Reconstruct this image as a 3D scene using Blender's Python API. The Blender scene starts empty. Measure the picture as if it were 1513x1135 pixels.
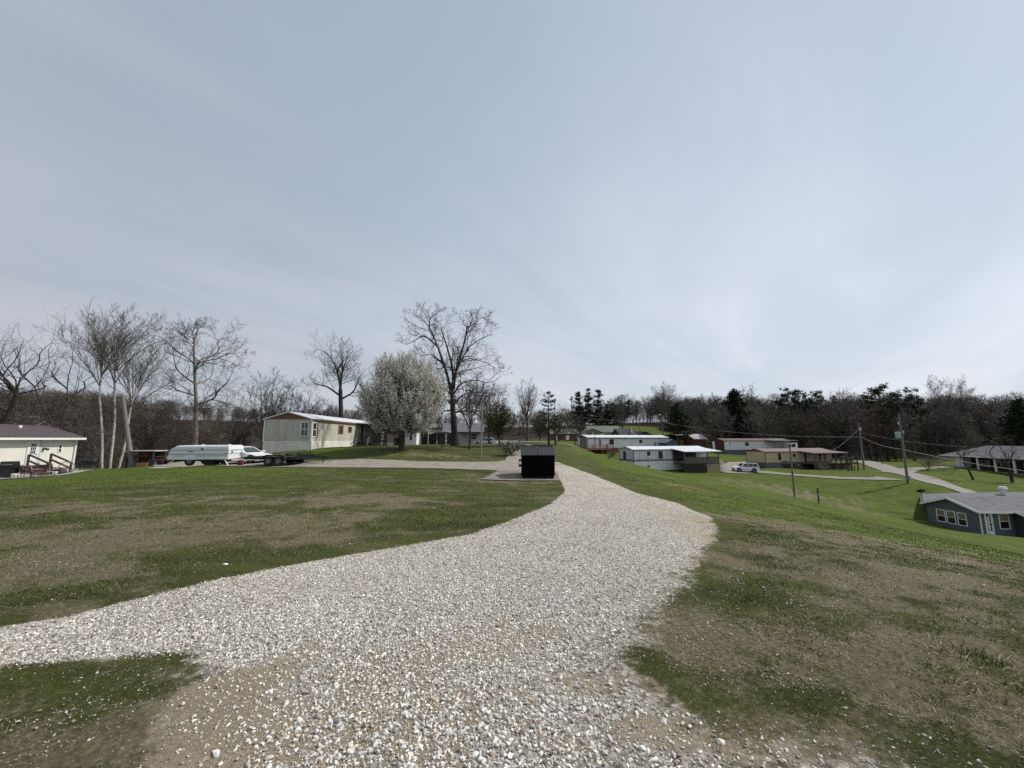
import bpy, math, random
import numpy as np
from mathutils import Vector, Matrix
from mathutils.geometry import delaunay_2d_cdt
random.seed(7)
RNG = np.random.default_rng(11)
scene = bpy.context.scene
COL = scene.collection
PI = math.pi

# ------------------------------------------------------------------ measuring helpers
FPX, CX, CY = 580.0, 756.5, 567.5
PITCH = math.atan(81.0 / FPX)
EYE = 1.6

def vv(z, Y):
    return math.tan(math.atan((z - EYE) / Y) - PITCH)

def zat(py, Y):
    v = (CY - py) / FPX
    return EYE + Y * math.tan(PITCH + math.atan(v))

def xat(px, z, Y):
    v = vv(z, Y)
    return (px - CX) / FPX * Y / (math.cos(PITCH) - v * math.sin(PITCH))

def c(px, py, Y):
    z = zat(py, Y)
    return (xat(px, z, Y), Y, z)

CTRL = [(0,0,0),(-4,0,0),(4,0,-.05),(0,4,0),(-6,6,0),(-12,4,0),(-12,-6,.1),(0,-10,.1),(8,-4,-.4),(0,10,-.1),
 (-13,10,-.2),(-20,15,-.4),(-30,24,-1.0),(-38,33,-1.5),(-41,37,-1.1),(-48,40,-1.15),(-41,31,-1.2),(-17,20,-.2),(-10,18,-.15),(-7,12,-.08),
 c(197,690,33),c(160,693,40),c(213,688,34),c(300,687,28),c(420,688,27),c(371,686.5,30.5),c(330,686.5,32),c(600,691,24),c(600,681,28.5),c(593,663,33),
 c(672,659,41),c(423,666,36),(-18,56,.8),c(540,661,46),c(640,657,56),c(694,665,36),c(711,680,30),c(738,661,38),
 c(757,673,31),c(716,660,70),c(752,656,60),c(745,652,80),c(794,709,19.5),c(820,709,19.5),c(765,709,19.5),c(735,708,19.5),c(770,686,25),c(830,692,24),c(850,668,40),
 c(850,658,75),c(811,657,72),c(880,672,60),c(868,669,86),c(912,671,88),c(937,690,70),c(913,685,75),c(1007,694,74),
 c(1061,698,73),c(1100,697,77),c(1132,692,80),c(1104,686,84),c(1172,690,87),c(1071,671,100),c(1127,671,108),
 c(1277,694,82),c(1316,703,67),c(1370,716,56),c(1370,706,66),c(1240,676,125),c(1341,718,57),c(1440,725,58),
 c(1437,709,68),c(1450,690,85),c(1513,693,83),c(1210,744,33),c(1174,734,38),c(1060,712,34),c(960,700,40),
 c(900,690,35),c(870,684,33),c(1280,770,24),c(1400,785,38),c(1380,790,25),c(1500,792,37),(47,40,-7.9),(52,36,-7.9),(60,45,-7.9),
 (4.3,8.1,-.25),(9.3,8.7,-.9),(10,7.5,-.85),(7,4,-.35),(12,4,-1.0),(14,0,-1.2),(5,5,-.15),(3,3,-.03),(6,2,-.2),
 (-45,70,-7),(-80,60,-7),(-30,75,-4),(-80,120,1.5),(-130,110,4.5),(-40,130,-1),(-60,45,-2.5),(-70,35,-2.5),(-30,52,-1.2),(-20,66,0),
 (0,110,1.5),(0,160,1.5),(30,130,1.5),c(945,632,150),(20,100,-.3),(90,150,3),(60,150,4),(140,130,-2),(120,170,6),(180,150,4.5),
 (160,100,-5),(110,110,-4.5),(100,60,-6.2),(140,50,-5.5),(70,45,-7.6),(250,180,8),(220,80,0),
 (-300,300,16),(0,400,10),(300,300,14),(-300,0,0),(300,0,-5),(0,-200,0),(-300,-200,0),(300,-200,0),(0,700,20),(-600,700,30),(600,700,30)]
CTRL = np.array(CTRL, float)

def _tps_fit(P, lam=0.005):
    S = 30.0
    XY = P[:, :2] / S
    n = len(P)
    d2 = ((XY[:, None, :] - XY[None, :, :]) ** 2).sum(-1)
    K = 0.5 * d2 * np.log(d2 + 1e-12)
    A = np.zeros((n + 3, n + 3))
    A[:n, :n] = K + lam * np.eye(n)
    A[:n, n] = 1; A[:n, n + 1:] = XY
    A[n, :n] = 1; A[n + 1:, :n] = XY.T
    b = np.zeros(n + 3); b[:n] = P[:, 2]
    return np.linalg.solve(A, b)
_W = _tps_fit(CTRL)

def H(x, y):
    """ground height, arrays or scalars"""
    x = np.asarray(x, float); y = np.asarray(y, float)
    sh = x.shape
    X = np.stack([x.ravel(), y.ravel()], -1) / 30.0
    out = np.empty(len(X))
    C = CTRL[:, :2] / 30.0
    for i in range(0, len(X), 20000):
        q = X[i:i + 20000]
        d2 = ((q[:, None, :] - C[None]) ** 2).sum(-1)
        out[i:i + 20000] = (0.5 * d2 * np.log(d2 + 1e-12)) @ _W[:len(C)] + _W[len(C)] + q @ _W[len(C) + 1:]
    return out.reshape(sh)

def h1(x, y):
    return float(H(np.array([x]), np.array([y]))[0])

def G(px, py):
    """ground point seen at a spot of the photograph"""
    u = (px - CX) / FPX; v = (CY - py) / FPX
    d = np.array([u, math.cos(PITCH) - v * math.sin(PITCH), math.sin(PITCH) + v * math.cos(PITCH)])
    t = np.geomspace(1.0, 400.0, 1500)
    P = d[None] * t[:, None]; P[:, 2] += EYE
    below = P[:, 2] < H(P[:, 0], P[:, 1])
    i = int(np.argmax(below)) if below.any() else len(t) - 1
    i = max(i, 1)
    a, b = P[i - 1], P[i]
    ga, gb = a[2] - h1(a[0], a[1]), b[2] - h1(b[0], b[1])
    s = ga / (ga - gb) if ga != gb else 0
    return a + (b - a) * min(max(s, 0), 1)

def gp(px, Y):
    """ground point at image column px and distance Y"""
    z = 0.0
    for _ in range(6):
        x = xat(px, z, Y); z = h1(x, Y)
    return Vector((x, Y, z))

# ------------------------------------------------------------------ noise
def vnoise(x, y, seed=0):
    xi = np.floor(x).astype(np.int64); yi = np.floor(y).astype(np.int64)
    fx = x - xi; fy = y - yi
    fx = fx * fx * (3 - 2 * fx); fy = fy * fy * (3 - 2 * fy)
    def hsh(a, b):
        n = (a * 374761393 + b * 668265263 + seed * 1442695041) & 0x7fffffff
        n = ((n ^ (n >> 13)) * 1274126177) & 0x7fffffff
        return ((n ^ (n >> 16)) & 0xffff) / 65535.0
    return (hsh(xi, yi) * (1 - fx) * (1 - fy) + hsh(xi + 1, yi) * fx * (1 - fy)
            + hsh(xi, yi + 1) * (1 - fx) * fy + hsh(xi + 1, yi + 1) * fx * fy)

def fbm(x, y, seed=0, oct=4):
    s = 0; a = .5; t = 0
    for k in range(oct):
        s = s + a * vnoise(x * 2 ** k, y * 2 ** k, seed + k); t += a; a *= .5
    return s / t

# ------------------------------------------------------------------ mesh helpers
def link(o, parent=None):
    COL.objects.link(o)
    if parent is not None: o.parent = parent
    return o

def mesh_np(name, verts, faces, mat, parent=None, colors=None, smooth=False):
    """verts (n,3); faces a list of (m,k) index arrays"""
    me = bpy.data.meshes.new(name)
    verts = np.asarray(verts, np.float32)
    me.vertices.add(len(verts)); me.vertices.foreach_set('co', verts.ravel())
    faces = [np.asarray(f, np.int32) for f in faces if len(f)]
    nl = sum(f.size for f in faces); nf = sum(len(f) for f in faces)
    me.loops.add(nl); me.loops.foreach_set('vertex_index', np.concatenate([f.ravel() for f in faces]))
    me.polygons.add(nf)
    tot = np.concatenate([np.full(len(f), f.shape[1], np.int32) for f in faces])
    st = np.zeros(nf, np.int32); st[1:] = np.cumsum(tot)[:-1]
    me.polygons.foreach_set('loop_start', st); me.polygons.foreach_set('loop_total', tot)
    if smooth: me.polygons.foreach_set('use_smooth', np.ones(nf, bool))
    if colors is not None:
        for an, arr in colors.items():
            at = me.color_attributes.new(an, 'FLOAT_COLOR', 'POINT')
            a4 = np.ones((len(verts), 4), np.float32); a4[:, :3] = arr
            at.data.foreach_set('color', a4.ravel())
    me.update(calc_edges=True); me.validate()
    me.materials.append(mat)
    return link(bpy.data.objects.new(name, me), parent)

class MB:
    def __init__(s): s.v = []; s.f = []; s.sm = []
    def add(s, vs, fs, smooth=False):
        n = len(s.v); s.v += [tuple(v) for v in vs]
        for f in fs:
            s.f.append([n + i for i in f]); s.sm.append(smooth)
        return s
    def box(s, x0, x1, y0, y1, z0, z1):
        x0, x1 = sorted((x0, x1)); y0, y1 = sorted((y0, y1)); z0, z1 = sorted((z0, z1))
        return s.add([(x0,y0,z0),(x1,y0,z0),(x1,y1,z0),(x0,y1,z0),(x0,y0,z1),(x1,y0,z1),(x1,y1,z1),(x0,y1,z1)],
              [(3,2,1,0),(4,5,6,7),(0,1,5,4),(1,2,6,5),(2,3,7,6),(3,0,4,7)])
    def prism(s, poly, axis, a, b):
        """poly of 2-D points extruded along axis from a to b"""
        def p3(p, t):
            return (t, p[0], p[1]) if axis == 'x' else (p[0], t, p[1]) if axis == 'y' else (p[0], p[1], t)
        n = len(poly)
        vs = [p3(p, a) for p in poly] + [p3(p, b) for p in poly]
        fs = [tuple(range(n - 1, -1, -1)), tuple(range(n, 2 * n))]
        fs += [(i, (i + 1) % n, n + (i + 1) % n, n + i) for i in range(n)]
        return s.add(vs, fs)
    def tube(s, p0, p1, r0, r1=None, n=8, caps=True):
        r1 = r0 if r1 is None else r1
        p0 = Vector(p0); p1 = Vector(p1); d = (p1 - p0).normalized()
        a = d.orthogonal().normalized(); b = d.cross(a)
        vs = []
        for p, r in ((p0, r0), (p1, r1)):
            for k in range(n):
                t = 2 * PI * k / n
                vs.append(p + a * (r * math.cos(t)) + b * (r * math.sin(t)))
        s.add(vs, [(k, (k + 1) % n, n + (k + 1) % n, n + k) for k in range(n)], True)
        if caps:
            s.add(vs[:n], [tuple(range(n - 1, -1, -1))]); s.add(vs[n:], [tuple(range(n))])
        return s
    def path(s, pts, r, n=6):
        for a, b in zip(pts[:-1], pts[1:]): s.tube(a, b, r, r, n)
        return s
    def bar(s, p0, p1, w, h, up=(0, 0, 1)):
        p0 = Vector(p0); p1 = Vector(p1); d = (p1 - p0).normalized()
        sd = d.cross(Vector(up))
        if sd.length < 1e-4: sd = d.cross(Vector((1, 0, 0)))
        sd.normalize(); u = sd.cross(d)
        vs = [p + sd * (a * w / 2) + u * (b * h / 2) for p in (p0, p1) for a, b in ((-1,-1),(1,-1),(1,1),(-1,1))]
        return s.add(vs, [(3,2,1,0),(4,5,6,7),(0,1,5,4),(1,2,6,5),(2,3,7,6),(3,0,4,7)])
    def lathe(s, prof, ctr=(0,0,0), n=16, axis='z'):
        vs = []
        for r, t in prof:
            for k in range(n):
                a = 2 * PI * k / n; q = (r * math.cos(a), r * math.sin(a))
                p = (q[0], q[1], t) if axis == 'z' else (q[0], t, q[1]) if axis == 'y' else (t, q[0], q[1])
                vs.append((p[0] + ctr[0], p[1] + ctr[1], p[2] + ctr[2]))
        m = len(prof)
        s.add(vs, [(i*n+k, i*n+(k+1) % n, (i+1)*n+(k+1) % n, (i+1)*n+k) for i in range(m-1) for k in range(n)], True)
        s.add(vs[:n], [tuple(range(n))]); s.add(vs[-n:], [tuple(range(n))])
        return s
    def build(s, name, mat, parent=None, bevel=0, label=None):
        me = bpy.data.meshes.new(name)
        me.from_pydata(s.v, [], s.f)
        me.polygons.foreach_set('use_smooth', s.sm)
        me.materials.append(mat)
        import bmesh
        bm = bmesh.new(); bm.from_mesh(me)
        bmesh.ops.recalc_face_normals(bm, faces=bm.faces)
        bm.to_mesh(me); bm.free()
        o = link(bpy.data.objects.new(name, me), parent)
        if bevel:
            m = o.modifiers.new('bevel', 'BEVEL'); m.width = bevel; m.segments = 2; m.limit_method = 'ANGLE'
        if label: o['label'] = label
        return o

def tag(o, label, cat, group=None):
    o['label'] = label; o['category'] = cat
    if group: o['group'] = group
    return o

def thing(name, label, cat, loc=(0,0,0), rz=0.0, group=None):
    o = bpy.data.objects.new(name, None); o.empty_display_size = .3
    COL.objects.link(o); o.location = loc; o.rotation_euler = (0, 0, rz)
    return tag(o, label, cat, group)

# ------------------------------------------------------------------ materials
def nd(nt, t, **kw):
    n = nt.nodes.new(t)
    for k, v in kw.items():
        if k in n.inputs: n.inputs[k].default_value = v
        else: setattr(n, k, v)
    return n

def mat(name, col, rough=.7, var=.25, scale=3.0, bump=0.0, metal=0.0, stretch=(1,1,1), ribs=0, rib_axis='x', stain=None, stain_amt=.5, spec=.4, rib_d=.4):
    m = bpy.data.materials.new(name); m.use_nodes = True
    nt = m.node_tree; L = nt.links
    bs = nt.nodes['Principled BSDF']
    bs.inputs['Roughness'].default_value = rough; bs.inputs['Metallic'].default_value = metal
    bs.inputs['Specular IOR Level'].default_value = spec
    tc = nd(nt, 'ShaderNodeTexCoord'); mp = nd(nt, 'ShaderNodeMapping'); mp.inputs['Scale'].default_value = stretch
    L.new(tc.outputs['Object'], mp.inputs['Vector'])
    nz = nd(nt, 'ShaderNodeTexNoise', Scale=scale, Detail=6.0, Roughness=.65)
    L.new(mp.outputs[0], nz.inputs['Vector'])
    cr = nd(nt, 'ShaderNodeValToRGB')
    d = [max(0, x * (1 - var)) for x in col]; b = [min(1, x * (1 + var)) for x in col]
    cr.color_ramp.elements[0].position = .3; cr.color_ramp.elements[0].color = (*d, 1)
    cr.color_ramp.elements[1].position = .7; cr.color_ramp.elements[1].color = (*b, 1)
    L.new(nz.outputs[0], cr.inputs[0])
    out = cr.outputs[0]
    if stain is not None:
        mp2 = nd(nt, 'ShaderNodeMapping'); mp2.inputs['Scale'].default_value = (1.3, 1.3, .25)
        L.new(tc.outputs['Object'], mp2.inputs['Vector'])
        n2 = nd(nt, 'ShaderNodeTexNoise', Scale=1.6, Detail=5.0, Roughness=.7); L.new(mp2.outputs[0], n2.inputs['Vector'])
        mr = nd(nt, 'ShaderNodeMapRange'); mr.inputs[1].default_value = .48; mr.inputs[2].default_value = .68
        mr.inputs[4].default_value = stain_amt; L.new(n2.outputs[0], mr.inputs[0])
        mx = nd(nt, 'ShaderNodeMix', data_type='RGBA'); L.new(mr.outputs[0], mx.inputs[0]); L.new(out, mx.inputs[6])
        mx.inputs[7].default_value = (*stain, 1); out = mx.outputs[2]
    hts = []
    if ribs:
        sp = nd(nt, 'ShaderNodeSeparateXYZ'); L.new(tc.outputs['Object'], sp.inputs[0])
        ax = sp.outputs[{'x':0,'y':1,'z':2}.get(rib_axis, 0)]
        if rib_axis == 'xy':
            ad = nd(nt, 'ShaderNodeMath', operation='ADD'); L.new(sp.outputs[0], ad.inputs[0]); L.new(sp.outputs[1], ad.inputs[1]); ax = ad.outputs[0]
        mu = nd(nt, 'ShaderNodeMath', operation='MULTIPLY'); mu.inputs[1].default_value = ribs; L.new(ax, mu.inputs[0])
        fr = nd(nt, 'ShaderNodeMath', operation='FRACT'); L.new(mu.outputs[0], fr.inputs[0])
        st = nd(nt, 'ShaderNodeMath', operation='LESS_THAN'); st.inputs[1].default_value = .14; L.new(fr.outputs[0], st.inputs[0])
        m2 = nd(nt, 'ShaderNodeMath', operation='MULTIPLY'); m2.inputs[1].default_value = rib_d; L.new(st.outputs[0], m2.inputs[0])
        mx = nd(nt, 'ShaderNodeMix', data_type='RGBA'); L.new(m2.outputs[0], mx.inputs[0]); L.new(out, mx.inputs[6])
        mx.inputs[7].default_value = (*[x * .45 for x in col], 1); out = mx.outputs[2]
    L.new(out, bs.inputs['Base Color'])
    if bump:
        bp = nd(nt, 'ShaderNodeBump', Strength=bump, Distance=.02)
        n3 = nd(nt, 'ShaderNodeTexNoise', Scale=scale * 6, Detail=4.0); L.new(mp.outputs[0], n3.inputs['Vector'])
        L.new(n3.outputs[0], bp.inputs['Height']); L.new(bp.outputs[0], bs.inputs['Normal'])
    return m

def glass(name, col=(.03,.035,.04), rough=.08):
    m = mat(name, col, rough, .5, 2.0, spec=.7)
    return m

def attr_mat(name, attr='Col', rough=.8, var=.3, scale=40.0, translucent=0.0, spec=.2):
    m = bpy.data.materials.new(name); m.use_nodes = True
    nt = m.node_tree; L = nt.links; bs = nt.nodes['Principled BSDF']
    bs.inputs['Roughness'].default_value = rough; bs.inputs['Specular IOR Level'].default_value = spec
    at = nd(nt, 'ShaderNodeVertexColor'); at.layer_name = attr
    tc = nd(nt, 'ShaderNodeTexCoord'); nz = nd(nt, 'ShaderNodeTexNoise', Scale=scale, Detail=3.0)
    L.new(tc.outputs['Object'], nz.inputs['Vector'])
    mr = nd(nt, 'ShaderNodeMapRange'); mr.inputs[1].default_value = .3; mr.inputs[2].default_value = .7
    mr.inputs[3].default_value = 1 - var; mr.inputs[4].default_value = 1 + var
    L.new(nz.outputs[0], mr.inputs[0])
    mx = nd(nt, 'ShaderNodeVectorMath', operation='SCALE'); L.new(at.outputs[0], mx.inputs[0]); L.new(mr.outputs[0], mx.inputs['Scale'])
    L.new(mx.outputs[0], bs.inputs['Base Color'])
    return m
# ------------------------------------------------------------------ ground masks
def seg_dist(x, y, poly, closed=True):
    P = np.asarray(poly, float); n = len(P)
    best = np.full(x.shape, 1e9)
    for i in range(n if closed else n - 1):
        a = P[i]; b = P[(i + 1) % n]; d = b - a; l2 = max(d @ d, 1e-9)
        t = np.clip(((x - a[0]) * d[0] + (y - a[1]) * d[1]) / l2, 0, 1)
        best = np.minimum(best, np.hypot(x - a[0] - t * d[0], y - a[1] - t * d[1]))
    return best

def inside(x, y, poly):
    P = np.asarray(poly, float); n = len(P); r = np.zeros(x.shape, bool)
    for i in range(n):
        a = P[i]; b = P[(i + 1) % n]
        cond = (a[1] > y) != (b[1] > y)
        xx = (b[0] - a[0]) * (y - a[1]) / (b[1] - a[1] + 1e-12) + a[0]
        r ^= cond & (x < xx)
    return r

def sdist(x, y, poly):
    d = seg_dist(x, y, poly); return np.where(inside(x, y, poly), d, -d)

def gpoly(pts): return np.array([G(*p)[:2] for p in pts])

def blobs(lst):
    out = []
    for px, py, rx, ry, val in lst:
        p = G(px, py); a = G(px, py - ry); b = G(px, py + ry)
        out.append((p[0], p[1], rx / FPX * p[1], max(abs(a[1] - b[1]) / 2, .15), val))
    return out

def blob_eval(x, y, bl):
    r = np.zeros(np.shape(x))
    for bx, by, rx, ry, val in bl:
        d = np.sqrt(((x - bx) / rx) ** 2 + ((y - by) / ry) ** 2)
        r = np.maximum(r, val * np.clip(1.35 - d, 0, .7) / .7)
    return r

GRAVEL = gpoly([(-260,968),(-60,940),(0,931),(100,915),(230,880),(330,856),(450,834),(600,808),(700,790),(770,765),(815,745),(836,725),
  (829,712),(823,704),(815,691),(811,683),(824,682.5),(838,688.5),(860,696.5),(880,704),(910,716),(940,729),(1000,744),(1050,765),(1062,785),(1045,808),
  (1008,850),(988,890),(938,925),(908,960),(905,1000),(975,1048),(1100,1082),(1230,1112),(1310,1145),(1500,1300),(900,1900),(400,1800),
  (200,1300),(215,1150),(260,1045),(315,1000),(285,966),(150,974),(0,988),(-260,1030)])

DIRT_B = blobs([(450,967,36,11,1),(385,1006,50,14,1),(320,1034,90,18,1),(610,978,70,24,1),(690,955,90,26,1),(765,932,60,20,1),(540,998,70,20,.95),
  (420,1095,210,55,1),(560,1040,90,40,.75),(300,1120,120,40,1),(600,1120,80,40,.85),(630,1055,80,60,.85),(740,1040,60,30,.55),(830,1105,70,30,.55),(960,1085,80,30,.6),(1120,1110,120,25,.7),(860,1010,60,15,.45),
  (1150,1045,130,18,.75),(1010,1010,70,25,.7),(1000,760,40,14,.7),(1020,785,40,18,.5),(850,900,30,10,.3),(560,850,40,5,.4)])
DRY_B = blobs([(100,800,190,32,1),(330,770,170,22,1),(60,850,140,30,.8),(520,742,160,10,.65),(560,735,60,8,.5),(200,745,170,12,.6),(420,790,90,14,.6),(60,905,130,16,1),
  (600,775,60,7,.35),(660,770,40,5,.3),(780,712,60,3,.9),(740,712,40,3,.9),
  (1130,850,90,40,.55),(1250,860,150,50,.85),(1400,860,130,30,.8),(1180,780,90,10,.8),(1330,815,130,14,.95),(1300,960,260,70,.95),(1120,960,150,60,.9),
  (1420,1050,160,60,.9),(1250,1080,150,50,.85),(1450,930,90,40,.7),(1000,930,50,40,.8),(1080,1030,110,40,.9),
  (100,1050,200,80,1),(300,1000,70,30,1),(60,1110,160,50,1),
  (1180,735,60,6,.7),(1235,738,50,5,.6),(1090,712,50,4,.6),(640,673,90,4,.6),(1010,720,40,4,.3)])
GREEN_B = blobs([(1110,790,60,14,.9),(1190,1035,60,22,.9),(1430,970,60,18,.7),(1400,1000,50,18,.6),(1150,870,60,16,.5),(1400,830,100,10,.4),(940,975,36,18,.9),(1350,930,60,14,.5),(1280,910,50,12,.4),(1490,1010,50,22,.7),(1080,880,50,20,.6),
  (80,1015,60,8,.2),(50,1070,60,10,.35),(150,1045,40,8,.35),(290,965,22,6,.7),(545,1090,24,12,1),(300,838,220,12,.5),(190,870,120,12,.6),(700,770,120,14,.6)])
STONE_B = blobs([(1240,895,75,20,.30),(1310,915,60,12,.25),(1070,942,60,18,.35),(1100,1085,220,45,.5),(1350,1120,120,35,.35),(100,1075,170,50,.30),(200,1000,120,25,.35),(1000,880,50,50,.35),(1020,960,80,50,.3),(1200,980,180,50,.12),
  (700,800,140,6,.2),(500,822,140,6,.22),(780,765,40,10,.35),(70,835,50,6,.12),(1030,830,40,30,.4)])
TRACK = gpoly([(1296,797),(1330,803),(1380,810),(1440,819),(1513,833),(1620,853)])

def fields(x, y):
    w = 1 + 1.1 * (fbm(x * 1.1, y * 1.1, 3) - .5)
    j = .55 * (fbm(x * .8, y * .8, 21) - .5); k = .55 * (fbm(x * .8, y * .8, 22) - .5)
    dry = blob_eval(x + j, y + k, DRY_B); grn = blob_eval(x + j, y + k, GREEN_B)
    dry = np.clip(dry * w * .74 - grn * .5, 0, 1)
    dist = np.hypot(x, y)
    dry = np.clip(dry + (dry > .02) * np.clip(dry * 4, 0, 1) * (1.9 * (fbm(x * 1.4, y * 1.4, 101) - .5) + 1.3 * (fbm(x * 4.5, y * 4.5, 102) - .5)), 0, 1)
    dry = np.clip(dry + np.clip(fbm(x * 1.0, y * 1.7, 103) - .53, 0, 1) * 2.4 * np.clip((34 - dist) / 10, .15, 1), 0, 1)
    # mottled lawn everywhere
    dry = np.clip(dry + np.clip(fbm(x * .35, y * .35, 9) - .56, 0, 1) * 1.6, 0, 1)
    return dry

def wood_mask(x, y):
    r = np.zeros(np.shape(x))
    for bx, by, rx, ry in ((-95,100,68,52),(-40,105,45,42),(-150,80,90,70),(-20,190,60,60),(60,190,80,40),(110,185,70,60),(185,175,80,70),(20,210,60,40),(190,120,40,50),(250,200,150,150),(-250,150,200,150),(0,350,400,160)):
        d = np.sqrt(((x - bx) / rx) ** 2 + ((y - by) / ry) ** 2)
        r = np.maximum(r, np.clip((1.12 - d) / .2, 0, 1))
    g = np.sqrt(((x - 49) / 16) ** 2 + ((y - 146) / 22) ** 2)
    return np.where(g < 1, 0, r)

# ------------------------------------------------------------------ ground sheet
rad = np.concatenate([np.array([.0001]), np.geomspace(.5, 30, 190), np.geomspace(30.6, 900, 130)])
fr = np.linspace(-62, 62, 420); bk = np.linspace(62, 298, 90)[1:-1]
ang = np.radians(np.concatenate([fr, bk]))
RR, AA = np.meshgrid(rad, ang, indexing='ij')
gx = (RR * np.sin(AA)).ravel(); gy = (RR * np.cos(AA)).ravel()
gz = H(gx, gy)
nr, na = RR.shape
I = np.arange(nr * na).reshape(nr, na)
q = np.stack([I[:-1], np.roll(I[:-1], -1, 1), np.roll(I[1:], -1, 1), I[1:]], -1).reshape(-1, 4)[:, ::-1]
def softness(x, y):
    return np.where((x > .45) & (y < 10), .20 + .5 * np.clip((6.5 - y) / 4, 0, 1), np.where(y < 2.95, .38, .10))
def gfield(x, y):
    j = sdist(x, y, GRAVEL); s_ = softness(x, y)
    r = np.clip(.5 + (j + s_ * 1.6 * (fbm(x * 1.7, y * 1.7, 81) - .5)) / (2 * s_), 0, 1)
    tr = np.clip(1 - seg_dist(x, y, TRACK, False) / .7, 0, 1) * np.clip((fbm(x * 1.3, y * 2.5, 47) - .40) * 6, 0, 1)
    return np.maximum(r, np.maximum(tr * .62, blob_eval(x, y, STONE_B) * 1.05 * np.clip((fbm(x * 2.3, y * 2.3, 46) - .36) * 3, 0, 1)))
def gdirt(x, y):
    return blob_eval(x + .5 * (fbm(x * 1.8, y * 1.8, 71) - .5), y + .16 * (fbm(x * 2.6, y * 2.6, 72) - .5), DIRT_B) * 1.15
def masks(x, y):
    dr = fields(x, y); sd = sdist(x, y, GRAVEL); wd = wood_mask(x, y)
    di = np.clip(1 - np.abs(np.minimum(sd, 0)) / .35, 0, 1) * .55
    sg = np.clip((x - 3 - (y - 8) * .05) / 6, 0, 1) * np.clip((y - 7.5) / 4, 0, 1)
    sg = np.maximum(sg, np.clip((-x - 6) / 10, 0, 1) * np.clip((y - 14) / 4, 0, 1) * .9)
    return np.stack([dr, di, wd], -1), np.stack([sg, gfield(x, y), gdirt(x, y)], -1)
M1, M2 = masks(gx, gy)

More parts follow.
